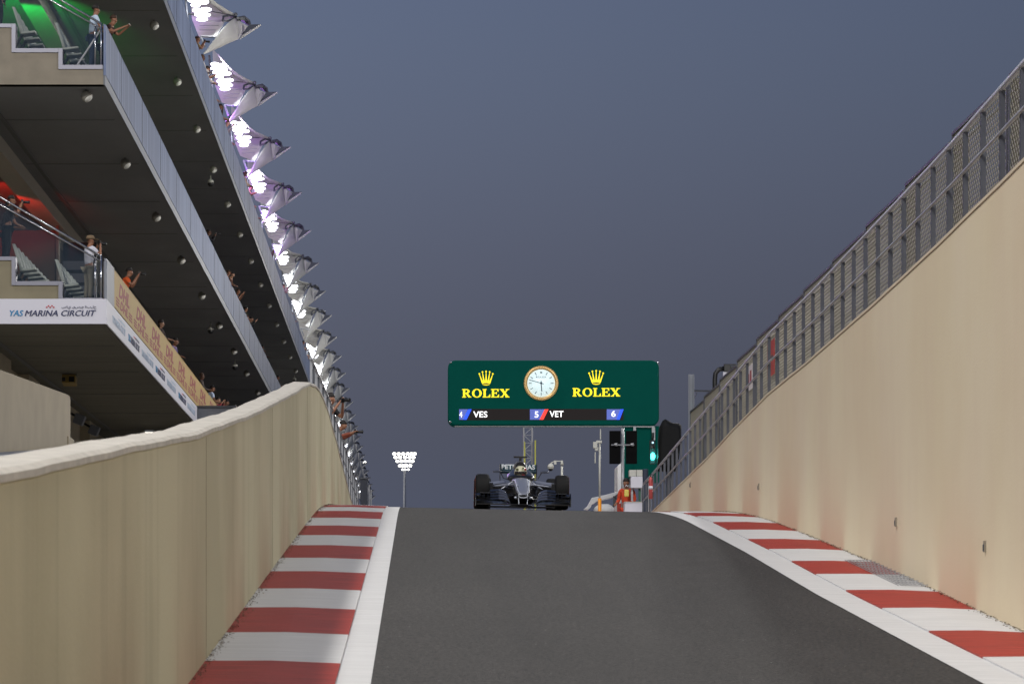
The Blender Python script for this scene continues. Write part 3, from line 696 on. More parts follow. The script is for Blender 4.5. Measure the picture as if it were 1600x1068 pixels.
# ================================================================ CREAM WALL LEFT
t = thing('parapet_wall', 'plain cream wall with a rounded end standing below the building at the left edge', 'wall', (-6.2, 45, 2.0))
b = MB(); X = -6.2; yA, yBd = 20.0, F*6.2/(VX-110)
zt = lambda d: 4.55+(d-44.3)*.053
ye = yBd; zz = lambda py, d: (VY-py)*d/F
ztop = zz(622, ye); pr = [(yA, zz(575, 44.2)-.053*(44.2-yA)-.4), (44.2, zz(577, 44.2)), (ye-.8, zz(613, ye-.8))]
pts = [(X, yA, 0), (X, yA, pr[0][1]), (X, 44.2, pr[1][1]), (X, ye-1.0, zz(614, ye-1.0)), (X, ye-.35, zz(616.5, ye-.35)), (X, ye-.1, zz(619, ye-.1)), (X, ye, zz(625, ye)), (X, ye, 1.5)]
b.prism(pts, (-.3, 0, 0)); b.build('wall_body', M_beige, t)
b = MB(); b.box(X-.35, X+.03, ye-.5, ye+.35, 1.5, zz(684, ye)); b.build('end_plinth', M_beige, t, bevel=.02)
lz = lambda d: 3.30-(44-d)*.088
tag(MB().hexa([(-6.15, 30, 0), (-4.4, 30, 0), (-6.15, ye+1.5, 1), (-4.4, ye+1.5, 1), (-6.15, 30, lz(30)), (-4.4, 30, lz(30)), (-6.15, ye+1.5, lz(ye)), (-4.4, ye+1.5, lz(ye))]).build('concrete_ledge', M_greyp), 'low grey ledge between the cream wall and the ramp wall', 'ledge')

# ================================================================ PICKET FENCE ON THE LEFT WALL
t = thing('picket_fence', 'grey steel picket fence rising behind the left ramp wall', 'fence', (-2.08, 56, 4.8))
xf = -1.86; ztf = lambda d: lerp([(51, 5.38), (53, 5.43), (62, 5.63), (93, 5.63)], d)
for nm_, dz_, r_ in (('top_rail', 0, .028), ('middle_rail', -.42, .018)):
    b = MB(); b.tube([(xf, d, ztf(d)+dz_) for d in (51.5, 53, 57, 62, 75, 93)], r_, 6); b.build(nm_, M_steel, t)
d = 51.7; i = 0
while d < 93:
    b = MB(); b.box(xf-.02, xf+.02, d-.05, d+.05, 4.3 if d > 70 else 4.7, ztf(d)-.01); b.build('picket', M_dsteel if i % 2 else M_steel, t); d += 1.3; i += 1
t = thing('equipment_cabinet', 'tall dark cabinet at the far end of the picket fence', 'cabinet', (-1.9, 95, ZF))
p0 = W(563, 748, 96); p1 = W(574, 748, 96)
b = MB(); b.box(p0.x, p1.x, 96, 97.2, ZF, p0.z); b.build('body', mat('cabinet_navy', (44, 50, 66), .5), t, bevel=.01)
b = MB(); b.box(p0.x-.01, p1.x+.01, 95.95, 97.25, p0.z, p0.z+.05); b.build('lid', M_dsteel, t)
for i, px in enumerate((577, 580)):
    p = W(px, 757-i*-8, 99+i); b = MB(); b.box(p.x-.018, p.x+.018, p.y-.03, p.y+.03, ZF, p.z); b.box(p.x-.04, p.x+.04, p.y-.01, p.y+.01, p.z-.08, p.z, 1)
    tag(b.build('steel_post', [M_steel, M_dsteel]), ['taller', 'shorter'][i]+' thin pale post just right of the dark cabinet', 'post')

# ================================================================ PEOPLE
def skinned(name, verts, edges, radii, m, parent, sub=1, root=0):
    me = bpy.data.meshes.new(name+'_rig'); me.from_pydata([tuple(v) for v in verts], edges, [])
    o = bpy.data.objects.new(name+'_rig', me); SC.collection.objects.link(o)
    sk = o.modifiers.new('s', 'SKIN'); sk.use_smooth_shade = True
    if not me.skin_vertices: me.skin_vertices.new()
    for i, sv in enumerate(me.skin_vertices[0].data):
        r = radii[i]; sv.radius = r if isinstance(r, tuple) else (r, r); sv.use_root = (i == root)
    ss = o.modifiers.new('d', 'SUBSURF'); ss.levels = sub; ss.render_levels = sub
    dg = bpy.context.evaluated_depsgraph_get(); ev = o.evaluated_get(dg); nm = bpy.data.meshes.new_from_object(ev)
    bpy.data.objects.remove(o); bpy.data.meshes.remove(me)
    nm.materials.clear(); nm.materials.append(m)
    for p in nm.polygons: p.use_smooth = True; p.material_index = 0
    r = bpy.data.objects.new(name, nm); C.objects.link(r); r.parent = parent; return r
SKIN = {'light': (180, 138, 112), 'tan': (146, 102, 78), 'dark': (96, 64, 48)}
POSE = {  # elbow, wrist for right side (x mirrored), y forward
 'rail':   ((.27, .16, 1.14), (.13, .40, 1.10)),
 'camera': ((.27, .20, 1.24), (.08, .27, 1.54)),
 'phone':  ((.25, .22, 1.26), (.09, .44, 1.42)),
 'stand':  ((.25, -.02, 1.14), (.27, .08, .88)),
 'carry':  ((.25, .02, 1.14), (.20, .28, 1.06)),
}
def person(loc, yaw, pose, shirt, trousers, hair, label, skin='tan', lean=.12, group=None, sleeves='short', pose2=None, cap=None, held=None, scale=1.0, headturn=0):
    t = thing('person', label, 'person', loc, group); LOC[t.name] = Vector(); t.rotation_euler = (0, 0, yaw); t.scale = (scale,)*3
    def L(v):      # lean the upper body forward
        v = Vector(v); k = max(0, v.z-.95); return Vector((v.x, v.y+k*lean*1.6, v.z-k*lean*lean*.5))
    V, E, Rd = [], [], []
    def add(p, r, par=None):
        V.append(Vector(p)); Rd.append(r)
        if par is not None: E.append((par, len(V)-1))
        return len(V)-1
    pel = add((0, 0, .95), (.15, .10)); wa = add(L((0, 0, 1.10)), (.13, .095), pel); ch = add(L((0, .0, 1.30)), (.165, .11), wa)
    up = add(L((0, -.01, 1.43)), (.12, .085), ch); nk = add(L((0, .0, 1.51)), .052, up)
    j = add(L((0, .015, 1.575)), (.062, .07), nk); hd = add(L((0, .015, 1.65)), (.078, .092), j); tp = add(L((0, .0, 1.715)), (.066, .08), hd)
    add(L((0, .115, 1.615)), .012, j)                 # nose
    for s in (-1, 1): add(L((s*.088, .0, 1.63)), .014, hd)   # ears
    P = {1: pose, -1: pose2 or pose}; arms = {}; hands = []
    for s in (-1, 1):
        e, w = POSE[P[s]]
        sh = add(L((s*.19, 0, 1.42)), .058, up); el = add(L((s*e[0], e[1], e[2])), .042, sh); wr = add(L((s*w[0], w[1], w[2])), .028, el)
        d = (V[wr]-V[el]).normalized(); side = Vector((s, 0, 0)); side = (side-d*side.dot(d)).normalized()
        pm = add(V[wr]+d*.07, (.036, .018), wr)
        for f in range(4):
            o_ = side*(.027-.018*f); ln = (.06, .075, .07, .055)[f]
            a = add(V[pm]+d*.035+o_, .0095, pm); b_ = add(V[a]+d*ln*.5+Vector((0, 0, -.008)), .0085, a); add(V[b_]+d*ln*.3+Vector((0, 0, -.02)), .0075, b_)
        th = add(V[wr]+d*.03-side*s*0+Vector((-s*.03, 0, .012)), .012, wr); add(V[th]+d*.04+Vector((-s*.012, 0, .012)), .009, th)
        arms[s] = (V[sh], V[el], V[wr]); hands.append(V[pm].copy())
    legs = {}
    for s in (-1, 1):
        hp = add((s*.095, 0, .88), .088, pel); kn = add((s*.115, .02, .50), .058, hp); an = add((s*.12, -.02, .09), .036, kn); add((s*.13, .12, .04), .035, an)
        legs[s] = (V[hp], V[kn], V[an])
    ms = mat('skin_'+skin, SKIN[skin], .55)
    body = skinned('body', V, E, Rd, ms, t)
    # shirt
    v = [V[pel]+Vector((0, 0, .0)), V[wa], V[ch], V[up]]; e_ = [(0, 1), (1, 2), (2, 3)]; rr = [(.165, .118), (.148, .112), (.182, .125), (.128, .095)]
    for s in (-1, 1):
        sh, el, wr = arms[s]; k = len(v); end = el.lerp(wr, .88) if sleeves == 'long' else sh.lerp(el, .7)
        v += [sh, end if sleeves != 'long' else el]; rr += [.074, .056]; e_ += [(3, k), (k, k+1)]
        if sleeves == 'long': v.append(end); rr.append(.042); e_.append((k+1, k+2))
    skinned('shirt', v, e_, rr, mat('cloth_%d_%d_%d' % shirt, shirt, .85), t, root=2)
    v = [V[pel]+Vector((0, 0, .02))]; e_ = []; rr = [(.160, .112)]
    for s in (-1, 1):
        hp, kn, an = legs[s]; k = len(v); v += [hp, kn, an]; rr += [.104, .076, .06]; e_ += [(0, k), (k, k+1), (k+1, k+2)]
    skinned('trousers', v, e_, rr, mat('cloth_%d_%d_%d' % trousers, trousers, .85), t)
    b = MB()
    for s in (-1, 1): b.sphere((s*.128, .05, .04), .05, (.95, 2.6, .8), 10, 6)
    b.build('shoes', M_black, t)
    hc = V[hd]
    b = MB(); rg = []
    for i in range(1, 7):
        th = math.pi*.60*i/6; rg.append([hc+Vector((.101*math.sin(th)*math.cos(a), -.022+.114*math.sin(th)*math.sin(a)*(1 if math.sin(a) < 0 else .78), .028+.108*math.cos(th)*(1 if math.sin(a) < .3 else max(.75, 1)))) for a in [2*math.pi*q/14 for q in range(14)]])
    if True: rg = rg[:5 if hair != 'long' else 6]
    b.loft(rg)
    hcol = {'dark': (28, 22, 20), 'brown': (66, 46, 32), 'grey': (120, 116, 110), 'long': (40, 28, 22)}[hair]
    if hair == 'long': b.sphere(hc+Vector((0, -.075, -.10)), .09, (.95, .6, 1.5))
    b.build('hair', mat('hair_'+hair, hcol, .7), t)
    if cap:
        b = MB(); b.loft([[hc+Vector((.108*r_*math.cos(a), -.01+.125*r_*math.sin(a), z)) for a in [2*math.pi*q/14 for q in range(14)]] for r_, z in ((1, .035), (.96, .09), (.7, .135), (.1, .15))])
        b.rbox(hc+Vector((0, .15, .04)), (.15, .12, .012)); b.build('cap', mat('cap_%d_%d_%d' % cap, cap, .8), t)
    b = MB()
    for s in (-1, 1): b.sphere(hc+Vector((s*.032, .098, -.0)), .009)
    b.build('eyes', M_black, t)
    b = MB(); b.sphere(hc+Vector((0, .105, -.085)), .008, (2.6, .7, .7)); b.build('mouth', mat('lips', (140, 70, 64), .6), t)
    if held:
        M = Matrix.Translation(loc) @ Matrix.Rotation(yaw, 4, 'Z') @ Matrix.Scale(scale, 4)
        hm = (hands[0]+hands[1])/2; n_, lb = held
        if n_ == 'camera':
            c = thing('camera', lb, 'camera', M @ hm); c.rotation_euler = (0, 0, yaw)
            LOC[c.name] = Vector()
            q = MB(); q.rbox((0, .0, .0), (.14, .06, .10)); q.rbox((0, -.005, .06), (.05, .05, .03)); q.build('camera_body', M_black, c, bevel=.008)
            q = MB(); q.lathe([(.03, .035), (.10, .035), (.16, .042), (.2, .045)], (0, 0, 0), 'y', 14); q.build('camera_lens', M_black, c)
        else:
            c = thing('phone', lb, 'phone', M @ hm); c.rotation_euler = (0, 0, yaw); LOC[c.name] = Vector()
            q = MB(); q.rbox((0, .04, .03), (.15, .009, .075)); q.build('phone_body', M_black, c, bevel=.004)
    return t
FX = -math.pi/2     # facing the track
def on_balcony(px, lev, back=.32): 
    X = XB-back; y = F*(X-.0)/(px-VX); return Vector((X, y, {1: 9.85, 2: 16.0, 3: 22.3}[lev]))
NAVY = (30, 34, 52); JEAN = (52, 66, 92); BLK = (24, 24, 26); WHT = (214, 214, 218); KHA = (146, 138, 118)
P_ = person
# end corners
P_(Vector((-8.72, 79.75, 16.0)), FX+.25, 'rail', (188, 204, 222), JEAN, 'dark', 'person in a pale blue shirt and jeans at the middle balcony corner', lean=.10)
P_(Vector((-8.55, 80.9, 16.0)), FX-.2, 'phone', (60, 40, 34), NAVY, 'brown', 'person in brown reaching out with a phone at the middle balcony corner', lean=.28, skin='tan', held=('phone', 'dark phone held out over the corner of the middle balcony'))
P_(Vector((-8.82, 79.8, 9.85)), FX+.6, 'camera', (206, 206, 216), KHA, 'brown', 'person in a white shirt and khaki trousers aiming a camera on the first balcony', lean=.05, cap=(120, 100, 76), held=('camera', 'black camera raised by the person in khaki trousers'))
P_(Vector((-10.95, 79.6, 10.9)), FX+.1, 'camera', (40, 34, 34), BLK, 'dark', 'person in dark clothes with a camera above the stepped wall at the left edge', lean=.1, held=('camera', 'black camera held above the stepped wall at the left edge'))
P_(Vector((-11.15, 80.6, 10.9)), FX+.5, 'rail', (58, 50, 48), BLK, 'dark', 'second person in dark clothes standing behind the left edge photographer', lean=.1)
P_(Vector((-11.2, 79.8, 17.05)), FX, 'stand', (34, 34, 38), BLK, 'dark', 'person in black standing above the upper stepped wall at the top left corner', lean=.0)
P_(Vector((-11.6, 97, 10.9)), FX, 'carry', (50, 44, 90), BLK, 'dark', 'person in a dark purple top deep inside the lower stand behind the seats', lean=.0)
first_row = [(190, 1, 'camera', (212, 88, 34), NAVY, 'dark', 'person in an orange shirt looking over the near end of the yellow banner', .2, ('camera', 'dark camera in the hands of the person in orange')),
 (246, 1, 'rail', (62, 48, 44), BLK, 'long', 'long haired person in dark clothes leaning over the middle of the yellow banner', .12, None),
 (263, 1, 'rail', (120, 104, 150), NAVY, 'dark', 'person in a purple plaid shirt with forearms over the yellow banner', .25, None),
 (311, 1, 'rail', (80, 70, 66), BLK, 'brown', 'person mostly hidden behind the person in the light blue shirt near the banner end', .1, None),
 (323, 1, 'rail', (190, 206, 230), NAVY, 'dark', 'person in a light blue shirt near the far end of the yellow banner', .22, None),
 (332, 1, 'camera', (150, 60, 66), BLK, 'dark', 'person in a dark red top between the blue and white shirts at the banner end', .25, None),
 (339, 1, 'phone', (226, 214, 228), BLK, 'dark', 'person in a white long sleeved shirt holding a phone out at the banner end', .4, ('phone', 'dark phone held out beyond the end of the yellow banner'))]
sec = [(318, 2, 'camera', BLK, BLK, 'dark', 'person in black with a camera behind the dark joint of the middle balcony glass', .2, ('camera', 'black camera held over the upper part of the middle balcony')),
 (346, 2, 'rail', WHT, NAVY, 'brown', 'person in a white shirt leaning over the middle balcony', .3, None),
 (351, 2, 'rail', (90, 60, 48), BLK, 'dark', 'person in brown just below the white shirt on the middle balcony', .35, None),
 (362, 2, 'camera', (38, 42, 70), BLK, 'brown', 'person in a navy top on the middle balcony', .3, None),
 (371, 2, 'rail', (50, 56, 36), BLK, 'dark', 'person with a dark bushy head and olive top on the middle balcony', .1, None),
 (378, 2, 'rail', (64, 60, 44), BLK, 'dark', 'person in a brown olive shirt next to the olive top on the middle balcony', .2, None),
 (383, 2, 'camera', (40, 40, 42), BLK, 'dark', 'person in charcoal holding a pale camera on the middle balcony', .3, None),
 (399, 2, 'rail', (36, 36, 40), BLK, 'dark', 'person in a dark top far along the middle balcony, just a small head', .1, None),
 (407, 2, 'rail', (90, 34, 40), BLK, 'dark', 'person in a maroon top far along the middle balcony', .1, None),
 (429, 2, 'rail', (30, 40, 44), BLK, 'dark', 'person in dark green near the foot of the middle balcony', .2, None),
 (436, 2, 'rail', (28, 28, 34), BLK, 'dark', 'lowest person in black at the foot of the middle balcony by the left wall', .2, None)]
third = [(300, 3, 'camera', (150, 130, 100), NAVY, 'brown', 'person in tan by the first floodlight bank on the top balcony', .2, ('camera', 'black camera held beside the first floodlight bank')),
 (308, 3, 'rail', (200, 190, 184), NAVY, 'brown', 'person in pale clothes just under the first floodlight bank', .2, None),
 (311, 3, 'phone', (26, 26, 30), BLK, 'dark', 'person in black leaning out under the first floodlight bank', .3, None),
 (316, 3, 'rail', (190, 180, 176), BLK, 'brown', 'person in a white vest at the low corner of the first sail', .2, None),
 (324, 3, 'rail', (120, 120, 140), NAVY, 'grey', 'grey haired person just above the second floodlight bank', .1, None),
 (333, 3, 'camera', (70, 60, 56), BLK, 'dark', 'person in dark brown in front of the second floodlight bank', .15, None),
 (337, 3, 'rail', (40, 38, 40), BLK, 'dark', 'person in black in front of the second floodlight bank', .2, None),
 (344, 3, 'camera', (150, 140, 150), BLK, 'brown', 'person in light grey with a camera below the second floodlight bank', .3, ('camera', 'dark camera held below the second floodlight bank')),
 (347, 3, 'rail', (170, 120, 90), BLK, 'brown', 'person in an apricot top at the low corner of the second sail', .2, None),
 (376, 3, 'rail', (176, 160, 120), BLK, 'brown', 'blond person in a beige top below the third floodlight bank', .2, None),
 (380, 3, 'phone', (150, 130, 80), NAVY, 'brown', 'person in yellowish clothes reaching out below the third floodlight bank', .35, None),
 (383, 3, 'rail', (100, 60, 50), NAVY, 'dark', 'person in rust brown at the low corner of the third sail', .2, None),
 (394, 3, 'rail', (60, 56, 60), NAVY, 'dark', 'person in dark grey below the fourth floodlight bank', .1, None),
 (416, 3, 'camera', (90, 60, 56), BLK, 'brown', 'person in reddish brown in front of the fifth floodlight bank', .15, None),
 (434, 3, 'rail', (60, 60, 90), BLK, 'dark', 'person in navy in front of the sixth floodlight bank', .1, None),
 (438, 3, 'camera', (200, 176, 160), BLK, 'brown', 'person in cream below the sixth floodlight bank', .2, None),
 (452, 3, 'rail', (190, 70, 60), BLK, 'dark', 'person in red below the seventh floodlight bank', .15, None),
 (467, 3, 'rail', (180, 130, 100), BLK, 'brown', 'person in tan and first of the tight group low on the top balcony', .1, None),
 (469.5, 3, 'rail', (150, 90, 80), BLK, 'dark', 'person in dusty red and second of the tight group low on the top balcony', .2, None),
 (472, 3, 'rail', (200, 170, 150), BLK, 'brown', 'person in beige and third of the tight group low on the top balcony', .15, None),
 (475, 3, 'camera', (70, 60, 60), BLK, 'dark', 'person in dark brown and last of the tight group low on the top balcony', .1, None),
 (485, 3, 'rail', (170, 170, 190), BLK, 'brown', 'person in pale grey small and low on the top balcony near the picket fence', .1, None)]
for i, (px, lv, ps, sh_, tr_, hr, lb, ln, held) in enumerate(first_row+sec+third):
    P_(on_balcony(px, lv, .30+.06*(i % 3)), FX+random.uniform(-.4, .5), ps, sh_, tr_, hr, lb, skin=['tan', 'light', 'tan', 'dark'][i % 4], lean=ln, sleeves='long' if i % 2 else 'short', held=held, scale=random.uniform(.97, 1.05))
# two at the picket fence
P_(Vector((-2.02, 65, 4.28)), FX-.5, 'camera', (30, 30, 34), BLK, 'dark', 'person in black with a big camera leaning over the picket fence', lean=.12, held=('camera', 'big black camera above the left ramp wall'))
P_(Vector((-2.5, 76, 4.70)), FX-.2, 'phone', (128, 66, 48), BLK, 'dark', 'person in rust brown sleeves reaching far out over the picket fence', lean=.55, sleeves='long', held=('camera', 'black camera held out at arm\'s length past the picket fence'))

# ================================================================ RACING CAR
M_car = mat('silver_black_paint', (122, 126, 138), .4, metal=.45, coat=.2)
M_silv = mat('bright_silver_paint', (190, 196, 206), .42, metal=.5)
M_dcar = mat('dark_silver_paint', (74, 78, 90), .35, metal=.5, coat=.2)
M_carbon = mat('carbon_fibre', (16, 17, 20), .3, coat=.3)
M_teal = mat('teal_wing_paint', (8, 62, 78), .35)
M_wtext = mat('white_lettering', (226, 232, 236), .5)
d_car = 57.6; xc = (815-VX)*d_car/F
car = thing('racing_car', 'silver and black open wheel racing car coming over the crest of the ramp', 'racing car', (xc, d_car, 0))
LOC[car.name] = Vector()          # its parts are modelled round the origin; y runs to the rear
def se(cx, cz, w, h, y, n=16, e=2.6):   # superellipse section
    out = []
    for k in range(n):
        a = 2*math.pi*k/n; c, s = math.cos(a), math.sin(a)
        out.append(Vector((cx+w/2*math.copysign(abs(c)**(2/e), c), y, cz+h/2*math.copysign(abs(s)**(2/e), s))))
    return out
b = MB()
b.loft([se(0, .245, .10, .05, -1.22), se(0, .255, .2, .10, -1.18), se(0, .28, .265, .17, -1.0), se(0, .33, .29, .24, -.6), se(0, .38, .32, .32, -.1), se(0, .40, .36, .40, .4), se(0, .40, .42, .46, .9), se(0, .38, .52, .50, 1.25), se(0, .30, .60, .42, 1.45), se(0, .27, .62, .38, 2.0), se(0, .3, .6, .42, 2.3)])
body = b.build('monocoque', [M_carbon, M_car], car)
for p_ in body.data.polygons:
    c_ = p_.center
    if c_.y < 1.2 and p_.normal.z > .35 and abs(c_.x) < .19: p_.material_index = 1
# bright edge piping and nose tip
b = MB()
SEC = [(.255, .2, .10, -1.19), (.28, .265, .17, -1.0), (.33, .29, .24, -.6), (.38, .32, .32, -.1), (.40, .36, .40, .4), (.40, .42, .46, .9)]
for q_ in (2, 6): b.tube([se(0, cz, w_, h_, y_)[q_]+Vector((0, -.005, .003)) for cz, w_, h_, y_ in SEC], .013, 6)
b.tube([p+Vector((0, -.012, 0)) for p in (se(0, .25, .17, .08, -1.2)[i_ % 16] for i_ in range(6, 19))], .013, 6)
b.build('nose_trim', M_silv, body)
b = MB()
for z, y in ((.33, -1.03), (.40, -.72), (.425, -.6)): b.box(-.12, .12, y-.01, y, z, z+.012)
b.build('nose_bands', M_carbon, body)
# number-like emblem plate on the nose omitted; engine cover and airbox
b = MB()
b.loft([se(0, .865, .19, .22, 2.02, 16, 2.6), se(0, .85, .22, .26, 2.1, 16, 2.6), se(0, .76, .27, .46, 2.4), se(0, .62, .36, .62, 2.9), se(0, .46, .26, .5, 3.5), se(0, .34, .14, .25, 4.0)])
ec = b.build('engine_cover', M_carbon, car)
b = MB(); b.lathe([(-.02, .095), (0, .105), (.02, .1)], (0, 2.02, .87), 'y', 16, closed=True); b.build('airbox_rim', M_car, ec)
b = MB(); b.rbox((0, 2.12, 1.0), (.05, .12, .10)); b.rbox((0, 2.12, 1.06), (.27, .09, .035)); b.build('roll_camera', M_black, car, bevel=.006)
# cockpit surround, sidepods, floor
b = MB(); b.loft([se(0, .60, .5, .1, 1.25), se(0, .63, .56, .14, 1.5), se(0, .66, .54, .22, 1.9), se(0, .7, .4, .3, 2.2)]); b.build('cockpit_surround', M_carbon, car)
for s in (-1, 1):
    b = MB(); b.loft([se(s*.50, .36, .40, .30, 1.55), se(s*.50, .37, .46, .36, 1.75), se(s*.46, .35, .46, .38, 2.3), se(s*.36, .3, .36, .3, 3.0), se(s*.22, .24, .2, .2, 3.7)])
    sp_ = b.build('sidepod', M_dcar, car)
    b = MB(); b.loft([se(s*.50, .37, .31, .20, 1.548), se(s*.50, .37, .27, .17, 1.56)]); b.build('air_intake', M_black, sp_)
    b = MB(); b.box(s*.70-.01, s*.70+.01, 1.35, 1.75, .08, .46); b.build('turning_vane', M_carbon, car)
    b = MB(); b.box(s*.32-.008, s*.32+.008, .55, .95, .08, .34); b.build('turning_vane', M_carbon, car)
b = MB(); b.box(-.7, .7, 1.3, 3.9, .05, .075); b.box(-.22, .22, .75, 1.3, .045, .085); b.build('floor', M_carbon, car)
# driver's helmet
hl = MB(); hl.sphere((0, 1.60, .74), .135, (.95, 1.1, 1.02), 18, 12); h = hl.build('helmet', mat('helmet_cream', (182, 180, 150), .3, coat=.5), car)
v = MB(); rg = []
for th in (-.30, -.1, .12): rg.append([Vector((.133*math.cos(a)*math.cos(th), 1.60-.155*math.sin(a)*math.cos(th), .745+.14*math.sin(th))) for a in [R(25+130*k/10) for k in range(11)]])
v.loft(rg, close=False); o = v.build('visor', mat('visor_smoke', (36, 30, 30), .1, coat=.5), h); md = o.modifiers.new('t', 'SOLIDIFY'); md.thickness = .006; md.offset = 1
v = MB(); v.rbox((.05, 1.447, .675), (.05, .02, .05)); v.rbox((-.045, 1.452, .665), (.06, .02, .03)); v.rbox((.09, 1.48, .80), (.03, .03, .04)); v.rbox((-.07, 1.475, .80), (.05, .03, .035), mi=1); v.rbox((.045, 1.47, .825), (.03, .03, .03), mi=1); v.build('helmet_stripes', [mat('helmet_red', (150, 40, 48), .4), mat('helmet_olive', (70, 74, 40), .4)], h)
# mirrors
for s in (-1, 1):
    b = MB(); b.loft([se(s*.47, .745, .13, .03, 1.28), se(s*.47, .75, .17, .05, 1.33), se(s*.47, .75, .17, .05, 1.36)]); mr = b.build('mirror', M_dcar, car)
    b = MB(); b.tube([(s*.40, 1.34, .73), (s*.34, 1.36, .62), (s*.26, 1.35, .60)], .012, 6); b.build('mirror_stalk', M_dcar, mr)
# front wing
for s in (-1, 1):
    b = MB()
    b.loft([[Vector((s*.22, y, z)) for y, z in ((-1.25, .075), (-1.0, .085), (-1.0, .095), (-1.25, .088))], [Vector((s*.40, y, z)) for y, z in ((-1.3, .07), (-.85, .12), (-.85, .135), (-1.3, .09))], [Vector((s*.885, y, z)) for y, z in ((-1.25, .07), (-.8, .16), (-.8, .175), (-1.25, .09))]], smooth=False)
    fw = b.build('front_wing', M_carbon, car)
    for i in range(4):
        z = .10+.052*i; y0_ = -1.15+.1*i; b = MB()
        pts = [Vector((s*(.24+.02*i), y0_, z-.015)), Vector((s*(.27+.02*i), y0_, z+.03)), Vector((s*(.34+.02*i), y0_+.02, z+.062)), Vector((s*.46, y0_+.03, z+.072)), Vector((s*(.62), y0_+.02, z+.06)), Vector((s*.88, y0_, z+.035))]
        if i == 3: pts = pts[:5]
        b.loft([[p, p+Vector((0, .10, .036)), p+Vector((0, .10, .046)), p+Vector((0, -.002, .008))] for p in pts], smooth=False)
        b.build('flap', M_carbon, fw)  # outer flap stays black: shade by the wheels put into the colour
        b = MB(); b.loft([[p+Vector((0, -.004, -.001)), p+Vector((0, .098, .0445)), p+Vector((0, .098, .0485)), p+Vector((0, -.006, .010))] for p in pts[:4]], smooth=False); b.build('flap_tip', M_dcar, fw)
    b = MB(); b.prism([(s*.89, -1.3, .05), (s*.89, -.75, .05), (s*.89, -.72, .30), (s*.89, -1.1, .30), (s*.89, -1.28, .2)], (s*.014, 0, 0)); b.build('end_plate', M_carbon, fw)
    b = MB()
    for k in range(3): b.prism([(s*(.66+.07*k), -1.2+.03*k, .17+.03*k), (s*(.66+.07*k), -.95, .20+.03*k), (s*(.66+.07*k), -.95, .29), (s*(.66+.07*k), -1.08, .28)], (s*.008, 0, 0))
    b.rbox((s*.72, -1.0, .275), (.2, .16, .012), (R(-15), 0, 0)); b.rbox((s*.80, -.95, .22), (.16, .14, .012), (R(-15), 0, 0)); b.build('cascade', M_carbon, fw)
    b = MB(); b.prism([(s*.075, -1.2, .09), (s*.075, -.95, .09), (s*.09, -.85, .24), (s*.085, -1.15, .23)], (s*.008, 0, 0)); b.build('wing_pylon', M_silv, fw)
    b = MB(); b.sphere((s*.14, -1.05, .21), .03, (1, 1.6, .9)); b.build('nose_camera', M_silv, fw)
b = MB(); b.loft([[Vector((x, y, z)) for y, z in ((-1.25, .075), (-1.0, .085), (-1.0, .095), (-1.25, .088))] for x in (-.218, .218)], smooth=False); b.build('wing_centre', M_carbon, car)
# rear wing
rw = bpy.data.objects.new('rear_wing', None); C.objects.link(rw); rw.parent = car; rw.empty_display_size = .1
for s in (-1, 1):
    b = MB(); b.box(s*.375-.006, s*.375+.006, 3.75, 4.35, .50, .955); b.build('end_plate', M_carbon, rw)
b = MB(); b.loft([[Vector((x, y, z)) for y, z in ((4.0, .78), (4.18, .86), (4.24, .945), (4.20, .945), (4.12, .87), (3.99, .80))] for x in (-.368, .368)], smooth=False); b.build('upper_flap', M_teal, rw)
b = MB(); b.loft([[Vector((x, y, z)) for y, z in ((3.78, .76), (4.0, .765), (4.0, .775), (3.78, .775))] for x in (-.368, .368)], smooth=False); b.build('main_plane', M_carbon, rw)
b = MB(); b.text('PETRONAS', (0, 3.965, .905), (1, 0, 0), (0, 0, 1), width=.69, height=.10, thick=.012, fat=.03); b.box(-.366, .366, 3.975, 3.985, .80, .955, 1); b.box(-.366, .366, 3.972, 3.975, .815, .822, 2); b.build('wing_lettering', [M_wtext, M_teal, M_greyp], rw)
b = MB(); b.box(-.03, .03, 3.8, 4.1, .3, .755); b.build('pylon', M_carbon, rw)
# suspension
for s in (-1, 1):
    for nm, pts, r in [('wishbone', [(s*.17, -.25, .47), (s*.66, .0, .42)], .017), ('wishbone', [(s*.19, .35, .50), (s*.66, .02, .42)], .017), ('wishbone', [(s*.16, -.2, .26), (s*.66, 0, .20)], .016), ('wishbone', [(s*.2, .4, .28), (s*.66, .02, .2)], .016), ('push_rod', [(s*.18, .05, .53), (s*.64, 0, .22)], .014), ('track_rod', [(s*.18, -.12, .40), (s*.64, -.08, .36)], .012), ('wishbone', [(s*.2, 3.1, .42), (s*.6, 3.52, .4)], .017), ('wishbone', [(s*.2, 3.1, .22), (s*.6, 3.52, .2)], .017), ('drive_shaft', [(s*.1, 3.52, .33), (s*.65, 3.52, .33)], .03)]:
        q = MB(); q.tube(pts, r, 6); q.build(nm, M_car if pts[0][2] > .45 else M_carbon, car)
    b = MB(); b.lathe([(-.05, .15), (.03, .17), (.1, .16)], (s*.66-.02, 0, .33), 'x', 16); b.box(s*.60-.04, s*.60+.04, -.16, -.05, .26, .5); b.build('brake_duct', M_carbon, car)
# upper wing-like bodywork beside the cockpit seen between the front wheels
for s in (-1, 1):
    b = MB(); b.loft([[Vector((x, y, z+dz_)) for y, z in ((1.3, .50), (1.5, .56), (1.75, .56), (1.75, .52), (1.4, .49))] for x, dz_ in ((s*.28, .03), (s*.5, .0), (s*.70, -.03))], smooth=False); b.build('sidepod_shoulder', M_car, car)
